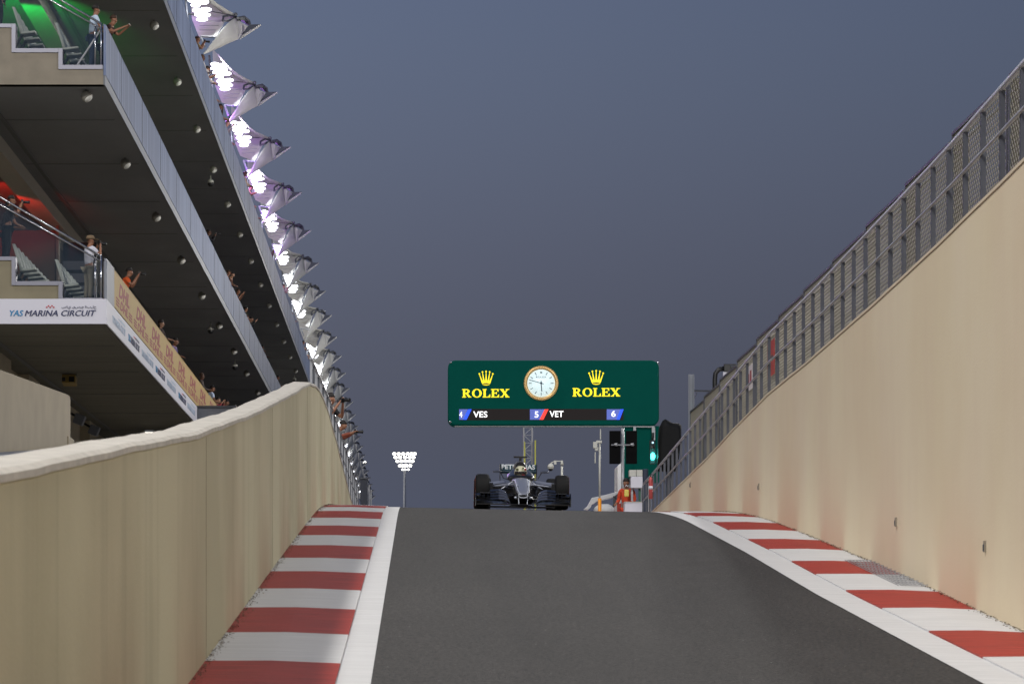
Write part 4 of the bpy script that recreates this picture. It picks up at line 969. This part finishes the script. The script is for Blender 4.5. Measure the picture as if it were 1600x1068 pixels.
# wheels
def wheel(x, y, w, r, s):
    b = MB(); h = w/2
    b.lathe([(-h+.01, r*.70), (-h, r*.80), (-h+.01, r*.92), (-h+.035, r*.985), (-h+.07, r), (h-.07, r), (h-.035, r*.985), (h-.01, r*.92), (h, r*.80), (h-.01, r*.70)], (x, y, r), 'x', 40, closed=True)
    wl_ = thing_part('wheel', car)
    b.build('tyre', M_rubber, wl_)
    b = MB(); b.lathe([(-h+.012, r*.70), (-h+.03, r*.62), (-h+.08, r*.2), (-h+.08, .01)], (x, y, r), 'x', 24, closed=True); b.lathe([(h-.012, r*.70), (h-.03, r*.62), (h-.08, r*.2), (h-.08, .01)], (x, y, r), 'x', 24, closed=True); b.build('rim', M_dsteel, wl_)
    b = MB()
    for e in ((s*(h+.001)),): b.lathe([(e-.001, r*.86), (e+.001, r*.90)], (x, y, r), 'x', 40, closed=True)
    b.build('tyre_band', M_red, wl_)
def thing_part(n, par):
    o = bpy.data.objects.new(n, None); C.objects.link(o); o.parent = par; o.empty_display_size = .1; return o
for s in (-1, 1):
    wheel(s*.765, 0, .27, .335, s); wheel(s*.735, 3.52, .345, .335, s)
za, zb_ = zr(d_car), zr(d_car+3.52)
car.location = (xc, d_car, zc(xc, d_car)+.004); car.rotation_euler = (math.atan2(zb_-za, 3.52), math.atan(.0188), R(-.7))

# ================================================================ TRACKSIDE SIGN
DS = 90.0
def S(px, py, dy=0): p = W(px, py, DS); p.y += dy; return p
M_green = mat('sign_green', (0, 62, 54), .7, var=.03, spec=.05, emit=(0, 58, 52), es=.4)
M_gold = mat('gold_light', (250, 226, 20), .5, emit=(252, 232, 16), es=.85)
sg = thing('trackside_sign', 'large dark green sign with gold crowns, a round clock and a position strip', 'sign', S(1003, 797))
x0, x1 = S(700, 0).x, S(1030, 0).x; z1, z0 = S(0, 562.5).z, S(0, 664).z; rc = .22
def rrect(x0, x1, z0, z1, r, y, n=6):
    out = []
    for cx, cz, a0 in ((x1-r, z1-r, 0), (x0+r, z1-r, 90), (x0+r, z0+r, 180), (x1-r, z0+r, 270)):
        for k in range(n+1):
            a = R(a0+90*k/n); out.append(Vector((cx+r*math.cos(a), y, cz+r*math.sin(a))))
    return out
b = MB(); b.loft([rrect(x0+.04, x1-.04, z0+.04, z1-.04, rc-.03, DS), rrect(x0, x1, z0, z1, rc, DS+.05), rrect(x0, x1, z0, z1, rc, DS+.75), rrect(x0+.04, x1-.04, z0+.04, z1-.04, rc-.03, DS+.8)])
panel = b.build('sign_box', M_green, sg)
b = MB(); b.box(x0+.2, S(992, 0).x, DS+.1, DS+.2, z0-.035, z0+.0); b.box(S(992, 0).x, S(1023, 0).x, DS+.1, DS+.16, z0-.05, z0-.012); b.box(S(1019, 0).x, S(1024, 0).x, DS+.1, DS+.2, S(0, 690).z, z0-.051); b.box(S(990, 0).x, S(994, 0).x, DS+.08, DS+.18, S(0, 672).z, z0-.036); b.build('under_rail', M_steel, sg)
b = MB(); b.box(S(974, 0).x, S(1031, 0).x, DS+.25, DS+.7, S(0, 752).z, z0); b.build('support_panel', M_green, sg)
for px_ in (984, 1006):
    b = MB(); b.box(S(px_, 0).x-.07, S(px_, 0).x+.07, DS+.4, DS+.55, ZF, S(0, 752).z); b.build('support_leg', M_steel, sg)
for cx, cz in ((x0+.07, z1-.07), (x1-.07, z1-.07), (x0+.05, z0+.1)):
    q = MB(); q.sphere((cx+.02, DS-.0, cz), .035); q.build('corner_stud', M_chrome, sg)
# serif letters
def serif(b, word, ox, oz, H, y, total):
    def stroke(p, dy): b.prism([(ox+x*H, y-dy, oz+z*H) for x, z in p], (0, .02, 0))
    T, t, sv = .22, .09, .09; x = 0.0; out = []; k = [0]
    def st(p): k[0] += 1; out.append(([(a+x, c) for a, c in p], .0007*k[0]))
    def rect(a, c, e, f): st([(a, c), (e, c), (e, f), (a, f)])
    for ch in word:
        if ch == 'R':
            rect(.1, 0, .1+T, 1); rect(0, 0, .42, sv); rect(0, 1-sv, .5, 1)
            arc = [(.4+.38*math.sin(R(a)), .73+.27*math.cos(R(a))) for a in range(0, 181, 20)]; inn = [(.4+.16*math.sin(R(a)), .73+.17*math.cos(R(a))) for a in range(180, -1, -20)]
            st([(.3, 1)]+arc+[(.3, .46)]+[(.3, .56)]+inn+[(.3, .90)]); st([(.36, .48), (.58, .48), (.86, sv), (.95, sv), (.95, 0), (.66, 0)]); x += 1.02
        elif ch == 'O':
            for s in (1, -1):
                o1 = [(.5+s*.5*math.sin(R(a)), .5+.52*math.cos(R(a))) for a in range(0, 181, 15)]; i1 = [(.5+s*.27*math.sin(R(a)), .5+.43*math.cos(R(a))) for a in range(180, -1, -15)]
                st(o1+i1)
            x += 1.08
        elif ch == 'L':
            rect(.1, 0, .1+T, 1); rect(0, 1-sv, .42, 1); st([(0, 0), (.78, 0), (.8, .36), (.72, .36), (.6, sv), (0, sv)]); x += .86
        elif ch == 'E':
            rect(.1, 0, .1+T, 1); st([(0, 0), (.82, 0), (.84, .34), (.76, .34), (.64, sv), (0, sv)]); st([(0, 1), (.78, 1), (.78, .68), (.71, .68), (.6, 1-sv), (0, 1-sv)]); rect(.3, .47, .56, .56); rect(.53, .36, .6, .67); x += .90
        elif ch == 'X':
            st([(.06, 1-sv*.5), (.34, 1-sv*.5), (.94, sv*.5), (.66, sv*.5)]); st([(.72, 1-sv*.5), (.86, 1-sv*.5), (.30, sv*.5), (.16, sv*.5)])
            for a, e in ((0, .42), (.62, .98)): rect(a, 1-sv, e, 1)
            for a, e in ((.02, .36), (.58, 1.0)): rect(a, 0, e, sv)
            x += 1.0
    k_ = total/(x*H)
    for p, dy in out: b.prism([(ox+a*H*k_, y-dy, oz+c*H) for a, c in p], (0, .02, 0))
def crown(b, px0, px1, py0, py1):
    L0 = S((px0+px1)/2, py1); w = (px1-px0)*DS/F; h = (py1-py0)*DS/F; y = DS-.02
    for i, (a, tipz) in enumerate(((-.5, .80), (-.27, .93), (0, .97), (.27, .93), (.5, .80))):
        tip = Vector((L0.x+a*w, y-.001*i, L0.z+tipz*h)); c0_ = Vector((L0.x+a*w*.50, y-.001*i, L0.z+.17*h)); ww = .055*w
        b.prism([c0_+Vector((-ww*1.2, 0, 0)), c0_+Vector((ww*1.2, 0, 0)), tip+Vector((ww*.35, 0, 0)), tip+Vector((-ww*.35, 0, 0))], (0, .02, 0))
        b.sphere(tip+Vector((0, .01, .03*h)), .062*w, (1, .3, 1), 10, 6)
    b.prism([(L0.x-.30*w, y-.006, L0.z+.36*h), (L0.x+.30*w, y-.006, L0.z+.36*h), (L0.x+.27*w, y-.006, L0.z+.14*h), (L0.x-.27*w, y-.006, L0.z+.14*h)], (0, .02, 0))
    b.prism([(L0.x+.29*w*math.cos(R(a)), y-.008, L0.z+.13*h+.12*h*math.sin(R(a))) for a in range(0, 360, 24)], (0, .02, 0))
M_dred = mat('crown_hollow', (70, 60, 10), .5)
for (a, e, cx0, cx1, ty0, ty1, cy0, cy1) in ((722, 796, 749, 770, 607.5, 620.5, 580, 602), (894.5, 969, 920.5, 942.5, 606, 619, 579, 601)):
    b = MB(); serif(b, 'ROLEX', S(a, 0).x, S(0, ty1).z, (ty1-ty0)*DS/F, DS-.02, (e-a)*DS/F); b.build('lettering', M_gold, panel)
    b = MB(); crown(b, cx0, cx1, cy0, cy1); b.build('crown_emblem', M_gold, panel)
    b = MB(); c_ = S((cx0+cx1)/2, cy1-2.7); b.prism([(c_.x+.11*math.cos(R(q)), DS-.036, c_.z+.022*math.sin(R(q))) for q in range(0, 360, 24)], (0, .005, 0)); b.build('crown_opening', M_dred, panel)
# clock
M_brass = mat('clock_gold', (206, 172, 116), .35, metal=.6, emit=(190, 150, 90), es=.12)
cc_ = S(845.5, 598.5); rr_ = 27*DS/F
b = MB(); b.lathe([(0, rr_*1.0), (-.05, rr_*1.0), (-.09, rr_*.93), (-.07, rr_*.82), (-.03, rr_*.8)], (cc_.x, DS, cc_.z), 'y', 72, closed=True)
for k in range(72):
    a = 2*math.pi*k/72
    if k % 1 == 0: b.rbox((cc_.x+rr_*.925*math.cos(a), DS-.085, cc_.z+rr_*.925*math.sin(a)), (rr_*.13, .02, rr_*.030), (0, -a, 0))
ck = b.build('clock_bezel', M_brass, sg)
b = MB(); b.lathe([(-.035, .001), (-.035, rr_*.815), (-.01, rr_*.82)], (cc_.x, DS, cc_.z), 'y', 48); b.build('clock_face', mat('clock_dial', (220, 238, 240), .5, emit=(214, 240, 244), es=.55), ck)
b = MB(); MH = mat('clock_marks', (40, 60, 80), .5)
for k in range(12):
    a = math.pi/2-2*math.pi*k/12
    if k: hm_ = MB(); hm_.rbox((cc_.x+rr_*.63*math.cos(a), DS-.045, cc_.z+rr_*.63*math.sin(a)), (rr_*.17, .006, rr_*.035), (0, -a, 0)); hm_.build('hour_mark', MH, ck)
b.rbox((cc_.x, DS-.045, cc_.z+rr_*.62), (rr_*.12, .006, rr_*.07)); b.build('dial_crown', MH, ck); b = MB(); b.text('ROLEX', (cc_.x, DS-.045, cc_.z+rr_*.36), (1, 0, 0), (0, 0, 1), width=rr_*.6, height=rr_*.09, thick=.004, mi=0)
b.build('dial_lettering', MH, ck)
b = MB(); a = R(164); b.rbox((cc_.x+rr_*.28*math.cos(a), DS-.052, cc_.z+rr_*.28*math.sin(a)), (rr_*.86, .005, rr_*.035), (0, -a, 0)); b.build('minute_hand', MH, ck)
b = MB(); a = R(-86); b.rbox((cc_.x+rr_*.17*math.cos(a), DS-.058, cc_.z+rr_*.17*math.sin(a)), (rr_*.62, .005, rr_*.05), (0, -a, 0)); b.sphere((cc_.x, DS-.06, cc_.z), rr_*.06, (1, .3, 1)); b.build('hour_hand', MH, ck)
# position strip
M_scr = mat('screen_dark', (26, 24, 24), .8, spec=.05, emit=(44, 40, 40), es=.6); M_sblu = mat('screen_blue', (70, 84, 160), .4, emit=(76, 92, 168), es=.8); M_sroy = mat('screen_royal', (20, 70, 220), .4, emit=(20, 76, 232), es=1); M_sred = mat('screen_red', (220, 50, 40), .4, emit=(236, 52, 40), es=1); M_swh = mat('screen_white', (255, 255, 255), .4, emit=(255, 255, 255), es=1.1)
b = MB(); b.box(S(717, 0).x, S(974, 0).x, DS-.012, DS+.02, S(0, 656).z, S(0, 638.5).z); scr = b.build('display_strip', M_scr, sg)
def q4(b, a, c, sl, y, mi=0): b.prism([(S(a, 0).x, y, S(0, 655.3).z), (S(c, 0).x, y, S(0, 655.3).z), (S(c+sl, 0).x, y, S(0, 639).z), (S(a+(sl if a in (723.5, 843, 963) else 0), 0).x, y, S(0, 639).z)], (0, .006, 0), mi)
b = MB(); q4(b, 717.5, 724, 7, DS-.018); q4(b, 828, 844, 7, DS-.018); q4(b, 948, 964, 7, DS-.018); b.build('number_fields', M_sblu, scr)
b = MB(); q4(b, 723.5, 729, 8, DS-.022); q4(b, 963, 968, 6.5, DS-.022); b.build('team_bar', M_sroy, scr)
b = MB(); q4(b, 843, 849, 8, DS-.022); b.build('team_bar', M_sred, scr)
b = MB()
b.text('4', (S(720, 0).x, DS-.026, S(0, 647.2).z), (1, 0, 0), (0, 0, 1), width=4.5*DS/F, height=9*DS/F, thick=.006, fat=.012)
b.text('5', (S(838.3, 0).x, DS-.026, S(0, 647.2).z), (1, 0, 0), (0, 0, 1), width=6*DS/F, height=9.5*DS/F, thick=.006, fat=.012)
b.text('6', (S(958.5, 0).x, DS-.026, S(0, 646).z), (1, 0, 0), (0, 0, 1), width=6.5*DS/F, height=9.5*DS/F, thick=.006, fat=.012)
b.text('VES', (S(750.5, 0).x, DS-.026, S(0, 647).z), (1, 0, 0), (0, 0, 1), width=22*DS/F, height=9.5*DS/F, thick=.006, fat=.012)
b.text('VET', (S(869.5, 0).x, DS-.026, S(0, 646.5).z), (1, 0, 0), (0, 0, 1), width=21.5*DS/F, height=9.5*DS/F, thick=.006, fat=.012)
b.build('lettering', M_swh, scr)

# ================================================================ PIT EXIT FURNITURE
def TH(name, label, cat, px, py, d, z=None): p = W(px, py, d); return thing(name, label, cat, (p.x, d, ZF if z is None else z))
# pair of black panels with lamps on a pole
d = 86.0; t = TH('signal_panel', 'pair of black square panels on a grey pole below the green sign', 'signal', 973, 700, d)
Z = lambda py, dd: (VY-py)*dd/F; Xp = lambda px, dd: (px-VX)*dd/F
for a, e in ((952.5, 970), (978, 995.5)):
    b = MB(); b.box(Xp(a, d), Xp(e, d), d, d+.12, Z(724, d), Z(672.5, d)); b.build('panel', mat('matt_black', (12, 12, 13), .9, spec=.1), t, bevel=.01)
b = MB(); b.tube([(Xp(973.5, d), d+.1, ZF), (Xp(973.5, d), d+.1, Z(668, d))], .045, 8); b.build('pole', M_steel, t)
b = MB(); b.tube([(Xp(955, d), d-.06, Z(695, d)), (Xp(991, d), d-.06, Z(695, d))], .018, 6)
for px in (961, 986.5): b.tube([(Xp(px-2, d), d-.1, Z(694.5, d)), (Xp(px+3, d), d-.1, Z(694.5, d))], .045, 8, radii=[.03, .055])
b.build('lamp_bar', M_steel, t)
# thin mast with instrument boxes
d = 84.0; t = TH('instrument_mast', 'thin white mast with instrument boxes and rod aerials on an orange foot', 'mast', 937, 795, d)
b = MB(); b.tube([(Xp(937, d), d, Z(780, d)), (Xp(937, d), d, Z(692, d))], .028, 8); b.build('pole', M_dome, t)
b = MB(); b.tube([(Xp(937, d), d, ZF), (Xp(937, d), d, Z(778, d))], .05, 8); b.build('foot', mat('orange_paint', (236, 150, 30), .5), t)
b = MB(); b.rbox((Xp(930, d), d, Z(695, d)), (.12, .14, .18)); b.rbox((Xp(932, d), d, Z(701, d)), (.10, .1, .1)); b.rbox((Xp(936, d), d, Z(690, d)), (.16, .12, .07)); b.build('instrument_box', M_dome, t, bevel=.01)
b = MB(); b.tube([(Xp(938.3, d), d, Z(686, d)), (Xp(938.3, d), d, Z(670, d))], .018, 6); b.build('aerial', M_dome, t); b = MB(); b.tube([(Xp(930, d), d, Z(723, d)), (Xp(930, d), d, Z(706, d))], .018, 6); b.build('aerial', M_dome, t)
# dome camera on a bent white pole behind the car
d = 78.0; t = TH('camera_pole', 'white bent pole with a hanging dome camera behind the right side of the racing car', 'camera pole', 878, 795, d)
b = MB(); b.tube([(Xp(878, d), d, ZF), (Xp(878, d), d, Z(728, d))], .028, 8); b.tube([(Xp(878, d), d, Z(728, d)), (Xp(877.5, d), d, Z(720, d)), (Xp(867, d), d, Z(720, d)), (Xp(861, d), d, Z(723, d)), (Xp(860.5, d), d, Z(728, d))], .016, 8); b.lathe([(Z(726, d), .05), (Z(722, d), .03), (Z(719, d), .02)], (Xp(878, d), d, 0), 'z', 10); b.rbox((Xp(867.5, d), d, Z(722, d)), (.06, .06, .1)); b.build('pole', M_dome, t)
b = MB(); b.lathe([(Z(731, d), .08), (Z(728, d), .085), (Z(725, d), .06), (Z(723.5, d), .02)], (Xp(860.5, d), d, 0), 'z', 16); b.lathe([(Z(731, d)-.001, .078), (Z(732, d), .08)], (Xp(860.5, d), d, 0), 'z', 16); b.build('camera_housing', M_dome, t)
b = MB(); b.sphere((Xp(860.5, d), d, Z(732, d)), .06); b.build('camera_dome', M_black, t)
# lattice tower with yellow foot boards
d = 140.0; t = TH('lattice_tower', 'slim aluminium lattice tower with yellow lower bars rising behind the racing car', 'tower', 826, 800, d)
b = MB()
for px in (818.5, 831.5):
    for dy in (0, .38): b.tube([(Xp(px, d), d+dy, ZF), (Xp(px, d), d+dy, Z(640, d))], .035, 6)
b.build('leg_tubes', M_steel, t)
b = MB(); z = ZF; i = 0
while z < Z(645, d):
    a, e = (818.5, 831.5) if i % 2 else (831.5, 818.5)
    b.tube([(Xp(a, d), d, z), (Xp(e, d), d, z+.36)], .013, 5); b.tube([(Xp(818.5, d), d, z), (Xp(831.5, d), d, z)], .012, 5); z += .36; i += 1
b.build('bracing', M_steel, t)
b = MB(); b.tube([(Xp(819.5, d), d-.2, ZF), (Xp(819.5, d), d-.2, Z(690, d))], .05, 6, radii=[.075, .03]); b.tube([(Xp(836, d), d-.2, ZF), (Xp(836, d), d-.2, Z(688, d))], .035, 6); b.build('yellow_bar', mat('yellow_paint', (176, 176, 78), .5), t)
# cabinets with marshal
d = 83.0; t = TH('control_cabinet', 'pale grey control cabinet with a double lid on green legs beside the marshal', 'cabinet', 994, 790, d)
b = MB(); b.box(Xp(983.5, d), Xp(994, d), d, d+.4, Z(744, d)+.004, Z(733.5, d)); b.box(Xp(994.6, d), Xp(1004, d), d, d+.4, Z(744, d)+.004, Z(733.5, d)); b.build('top_box', M_dome, t, bevel=.01)
b = MB(); b.box(Xp(985.5, d), Xp(1004, d), d-.05, d+.4, Z(762, d), Z(744.3, d)); b.build('cabinet_body', M_wboard, t, bevel=.015)
for px in (988, 1000):
    b = MB(); b.box(Xp(px-1.6, d), Xp(px+1.6, d), d+.1, d+.2, ZF, Z(762, d)-.004); b.build('leg', mat('green_paint', (40, 90, 70), .5) if px > 990 else M_steel, t)
t = TH('equipment_box', 'plain white equipment box standing on the road side at the foot of the right wall', 'box', 990, 797, 80)
b = MB(); b.box(Xp(976, 80), Xp(1006, 80), 80, 80.5, ZF, Z(784.5, 80)); b.build('body', M_wboard, t, bevel=.015)
b = MB(); b.box(Xp(975.5, 80), Xp(1006.5, 80), 79.98, 80.52, Z(784.4, 80), Z(783.2, 80)); b.build('lid', M_dome, t)
person(Vector((Xp(979.5, 83.5), 83.4, ZF+.12)), R(180)-.5, 'carry', (196, 66, 34), (188, 58, 32), 'dark', 'marshal in orange red overalls standing beside the control cabinet', lean=.05, sleeves='long', skin='tan')
# hi-vis chest panel is on a bag the marshal holds
t = TH('flag_bag', 'small yellow and white bag held by the marshal at the waist', 'bag', 979, 770, 83.0, z=Z(775, 83))
b = MB(); b.rbox((Xp(979, 83), 83.0, Z(770, 83)), (.13, .1, .2)); b.build('bag_body', mat('hivis_yellow', (210, 190, 90), .6), t, bevel=.03)
b = MB(); b.tube([(Xp(977, 83), 83, Z(760, 83)), (Xp(979, 83), 83, Z(757, 83)), (Xp(981, 83), 83, Z(760, 83))], .012); b.build('handle', M_wboard, t)
M_cwhite = mat('crane_white', (240, 240, 240), .5)
# white recovery crane arm and vehicle parts behind
d = 98.0; t = TH('recovery_crane', 'white folded crane arm of a recovery vehicle behind the marshal', 'crane', 945, 795, d)
cr = [(912, 795), (918, 790), (925, 777), (935, 775), (972, 766), (974, 773), (938, 781), (931, 783), (929, 786), (925, 787), (923, 792), (919, 796)]
b = MB(); b.prism([(Xp(a, d), d, Z(e, d)) for a, e in cr], (0, .35, 0)); b.build('arm', M_cwhite, t, bevel=.02)
b = MB(); b.prism([(Xp(a, d), d+.4, Z(e, d)) for a, e in [(966, 800), (966, 726), (971, 722), (975, 717), (978, 716), (978, 728), (986, 731), (986, 800)]], (0, 1.5, 0)); b.build('cab', M_cwhite, t, bevel=.05)
b = MB(); b.tube([(Xp(952, d), d-.1, Z(797, d)), (Xp(974, d), d-.1, Z(773, d))], .045, 6); b.rbox((Xp(966, d), d-.12, Z(775, d)), (.22, .2, .16), (0, R(-35), 0)); b.rbox((Xp(960, d), d-.1, Z(782, d)), (.1, .1, .3)); b.build('hydraulic_ram', M_dsteel, t)
b = MB(); b.sphere((Xp(944, d), d-.1, Z(797, d)), .22, (1.6, 1, 1)); b.build('mudguard', M_cwhite, t)
b = MB(); b.box(Xp(964, d), Xp(975, d), d-.05, d+.02, ZF, Z(786, d)); b.build('tail_board', mat('orange_red', (196, 60, 40), .5), t)
# white arched hose / tent behind the cabinets
d = 92.0; t = TH('cable_duct', 'curved white duct bending down behind the control cabinet', 'duct', 1008, 790, d)
b = MB(); b.tube([(Xp(990, d), d, Z(728, d)), (Xp(998, d), d, Z(726, d)), (Xp(1005, d), d, Z(727, d)), (Xp(1011, d), d, Z(733, d)), (Xp(1014, d), d, Z(745, d)), (Xp(1014, d), d, ZF)], .07, 8); b.build('duct', M_cwhite, t)
b = MB(); b.rbox((Xp(1014, d), d-.08, Z(740, d)), (.12, .04, .2)); b.build('marker_band', mat('orange_paint2', (220, 110, 40), .5), t)
d = 88.0; t = TH('dark_locker', 'dark navy locker behind the pale control cabinet', 'locker', 1008, 790, d)
b = MB(); b.box(Xp(1004.5, d), Xp(1013, d), d, d+.5, ZF, Z(732, d)); b.build('body', mat('locker_navy', (40, 50, 72), .6), t, bevel=.02)
b = MB(); b.box(Xp(1005, d), Xp(1006, d), d-.02, d, Z(765, d), Z(755, d)); b.build('handle', M_steel, t)
# traffic light
d = 88.5; t = TH('traffic_light', 'small traffic light glowing cyan green hanging at the right end of the sign', 'traffic light', 1020, 715, d, z=Z(723, d))
b = MB(); b.box(Xp(1015.5, d), Xp(1024, d), d, d+.18, Z(724, d), Z(687, d)); b.tube([(Xp(1020, d), d+.1, Z(687, d)), (Xp(1021, d), d+.1, Z(675, d))], .04); b.build('housing', M_black, t, bevel=.01)
M_cyl = mat('signal_green_on', (60, 255, 240), .4, emit=(70, 255, 240), es=6)
b = MB(); b.sphere((Xp(1020, d), d-.01, Z(712.5, d)), .085, (.8, .35, 1.35)); b.build('green_lens', M_cyl, t)
b = MB(); b.sphere((Xp(1020, d), d-.005, Z(691, d)), .03, (1, .4, 1)); b.build('small_lens', mat('lens_white_on', (220, 240, 255), .4, emit=(200, 230, 255), es=1.0), t)
b = MB(); b.sphere((Xp(1020, d), d-.005, Z(699, d)), .06, (1, .3, 1)); b.build('red_lens', mat('lens_off', (40, 16, 16), .3), t)
l = bpy.data.lights.new('signal_glow', 'POINT'); l.energy = 12; l.color = (.1, .9, .85); l.shadow_soft_size = .08
o = bpy.data.objects.new('signal_glow', l); SC.collection.objects.link(o); o.location = (Xp(1020, d), d-.25, Z(712, d))
# covered camera (black tarpaulin)
d = 87.0; t = TH('covered_camera', 'bulky trackside camera wrapped in a black tarpaulin beside the sign', 'covered camera', 1045, 700, d)
M_tarp = mat('black_tarpaulin', (15, 16, 18), .7, bump=.5, bscale=6, spec=.2)
oc = [(1029, 720), (1030, 685), (1032, 665), (1037, 655), (1041, 652.5), (1046, 655), (1052, 658.5), (1062, 659), (1066, 662), (1066, 680), (1060, 735), (1030, 735)]
b = MB(); cxm = 1047; rg = []
for k, (sc_, dy) in enumerate(((.75, 0), (.96, .12), (1, .4), (.96, .8), (.75, .95))): rg.append([Vector((Xp(cxm+(a-cxm)*sc_, d), d+dy, Z(700+(e-700)*sc_, d))) for a, e in oc])
b.loft(rg); b.build('tarpaulin', M_tarp, t)
b = MB(); b.tube([(Xp(1047, d), d+.4, ZF), (Xp(1047, d), d+.4, Z(725, d))], .08); b.build('stand', M_dsteel, t)
# fire extinguisher (tall red and white tube) at the railing's end
d = 72.0; t = TH('extinguisher', 'pinkish red extinguisher with a white band behind the end of the right railing', 'extinguisher', 1016.5, 778, d, z=Z(780, d))
b = MB(); b.lathe([(Z(779, d), .02), (Z(778.5, d), .05), (Z(750, d), .052), (Z(746, d), .035), (Z(744.5, d), .015)], (Xp(1016.8, d), d, 0), 'z', 14); b.build('cylinder', mat('extinguisher_red', (176, 72, 72), .5), t)
b = MB(); b.lathe([(Z(764, d), .0535), (Z(759, d), .0535)], (Xp(1016.8, d), d, 0), 'z', 14); b.build('label_band', M_wboard, t)
b = MB(); b.tube([(Xp(1016.8, d), d, Z(744.5, d)), (Xp(1016, d), d, Z(741, d)), (Xp(1018.5, d), d, Z(740.5, d))], .012, 6); b.build('nozzle', M_black, t)
# channel post with arm and bracket camera over the debris fence
d = 92.0; t = TH('channel_post', 'grey steel channel post standing above the debris fence, right of the sign', 'post', 1080, 650, d)
b = MB(); b.box(Xp(1075.5, d), Xp(1084.5, d), d, d+.03, ZF, Z(584.5, d)); b.box(Xp(1075.5, d), Xp(1076.8, d), d-.08, d-.001, ZF, Z(584.8, d)); b.box(Xp(1083.2, d), Xp(1084.5, d), d-.08, d-.001, ZF, Z(584.8, d)); b.build('channel', M_greyp, t)
b = MB(); b.tube([(Xp(1084.5, d), d, Z(610, d)), (Xp(1112, d), d, Z(610.5, d))], .028, 6); b.tube([(Xp(1084.5, d), d, Z(622, d)), (Xp(1089, d), d, Z(612, d))], .015, 6); b.build('arm', M_dsteel, t)
t = TH('camera_bracket', 'black bent pipe bracket holding a boxy camera above the debris fence', 'camera bracket', 1117, 600, d)
b = MB(); b.tube([(Xp(1117, d), d, ZF), (Xp(1117, d), d, Z(592, d)), (Xp(1118, d), d, Z(583, d)), (Xp(1123, d), d, Z(577, d)), (Xp(1131, d), d, Z(575.5, d))], .075, 10); b.build('pipe', M_black, t)
b = MB(); b.rbox((Xp(1136, d), d, Z(575, d)), (.2, .2, .22)); b.box(Xp(1131, d), Xp(1150, d), d-.05, d+.05, Z(570.5, d), Z(568.5, d)); b.rbox((Xp(1142, d), d, Z(574, d)), (.2, .1, .08)); b.build('camera_box', M_black, t, bevel=.01)
b = MB(); b.rbox((Xp(1133, d), d-.02, Z(585, d)), (.13, .08, .16)); b.build('junction_box', M_wboard, t)
# floodlight mast far behind
d = 520.0; t = TH('floodlight_mast', 'tall distant floodlight mast with a bright triangular head, left of the racing car', 'floodlight mast', 632, 790, d)
b = MB(); b.tube([(Xp(632, d), d, ZF), (Xp(632, d), d, Z(734, d))], .3, 8, radii=[.42, .22]); b.build('pole', M_steel, t)
b = MB()
rows_ = [(708.5, [616, 623, 630, 637, 643, 648]), (714, [618, 625, 633, 640, 646]), (720, [621, 627.5, 634, 640, 644.5]), (727, [625, 630, 635, 641]), (733, [629, 633, 638])]
for py, xs in rows_: b.tube([(Xp(xs[0]-1, d), d+.3, Z(py, d)), (Xp(xs[-1]+1, d), d+.3, Z(py, d))], .08, 5)
b.build('head_frame', M_dsteel, t)
M_lamp2 = mat('mast_lamp', (255, 255, 255), .3, emit=(255, 252, 240), es=5)
for py, xs in rows_:
    for i, px in enumerate(xs):
        b = MB(); b.sphere((Xp(px, d), d, Z(py, d)), .27, (1.15 if py < 730 else .8, .4, .95 if py < 730 else .6), 10, 6); b.build('lamp', M_lamp2, t)
# far small lamp on a pole by the canopies
d = 430.0; t = TH('distant_lamp', 'single small bright lamp among the farthest roof sails', 'lamp', 569.5, 722, d)
b = MB(); b.tube([(Xp(569.5, d), d, ZF), (Xp(569.5, d), d, Z(724, d))], .08, 6); b.build('pole', M_steel, t)
b = MB(); b.sphere((Xp(569.5, d), d-.2, Z(722, d)), .22, (1.1, .6, .8)); b.build('lamp', M_lamp2, t)

# ================================================================ UNSEEN FILL LAMPS (bare point lamps added to brighten the scene, no masts)
def fill_lamp(name, loc, energy, soft, col=(1, .97, .92)):
    l = bpy.data.lights.new(name, 'POINT'); l.energy = energy; l.color = col; l.shadow_soft_size = soft
    o = bpy.data.objects.new(name, l); SC.collection.objects.link(o); o.location = loc
FE = 20000
fill_lamp('fill_light', (48, -25, 34), FE*1.5, 4)
fill_lamp('fill_light', (-26, 4, 44), FE*4.1, 2.5)
fill_lamp('fill_light', (4, 12, 46), FE*1.1, 5)
fill_lamp('fill_light', (24, 112, 24), FE*1.3, 2)
fill_lamp('fill_light', (-10, -60, 30), FE*1.5, 4)
fill_lamp('fill_light', (16, 58, 22), FE*.55, 1)
fill_lamp('fill_light', (26, 235, 32), FE*1.3, 2)
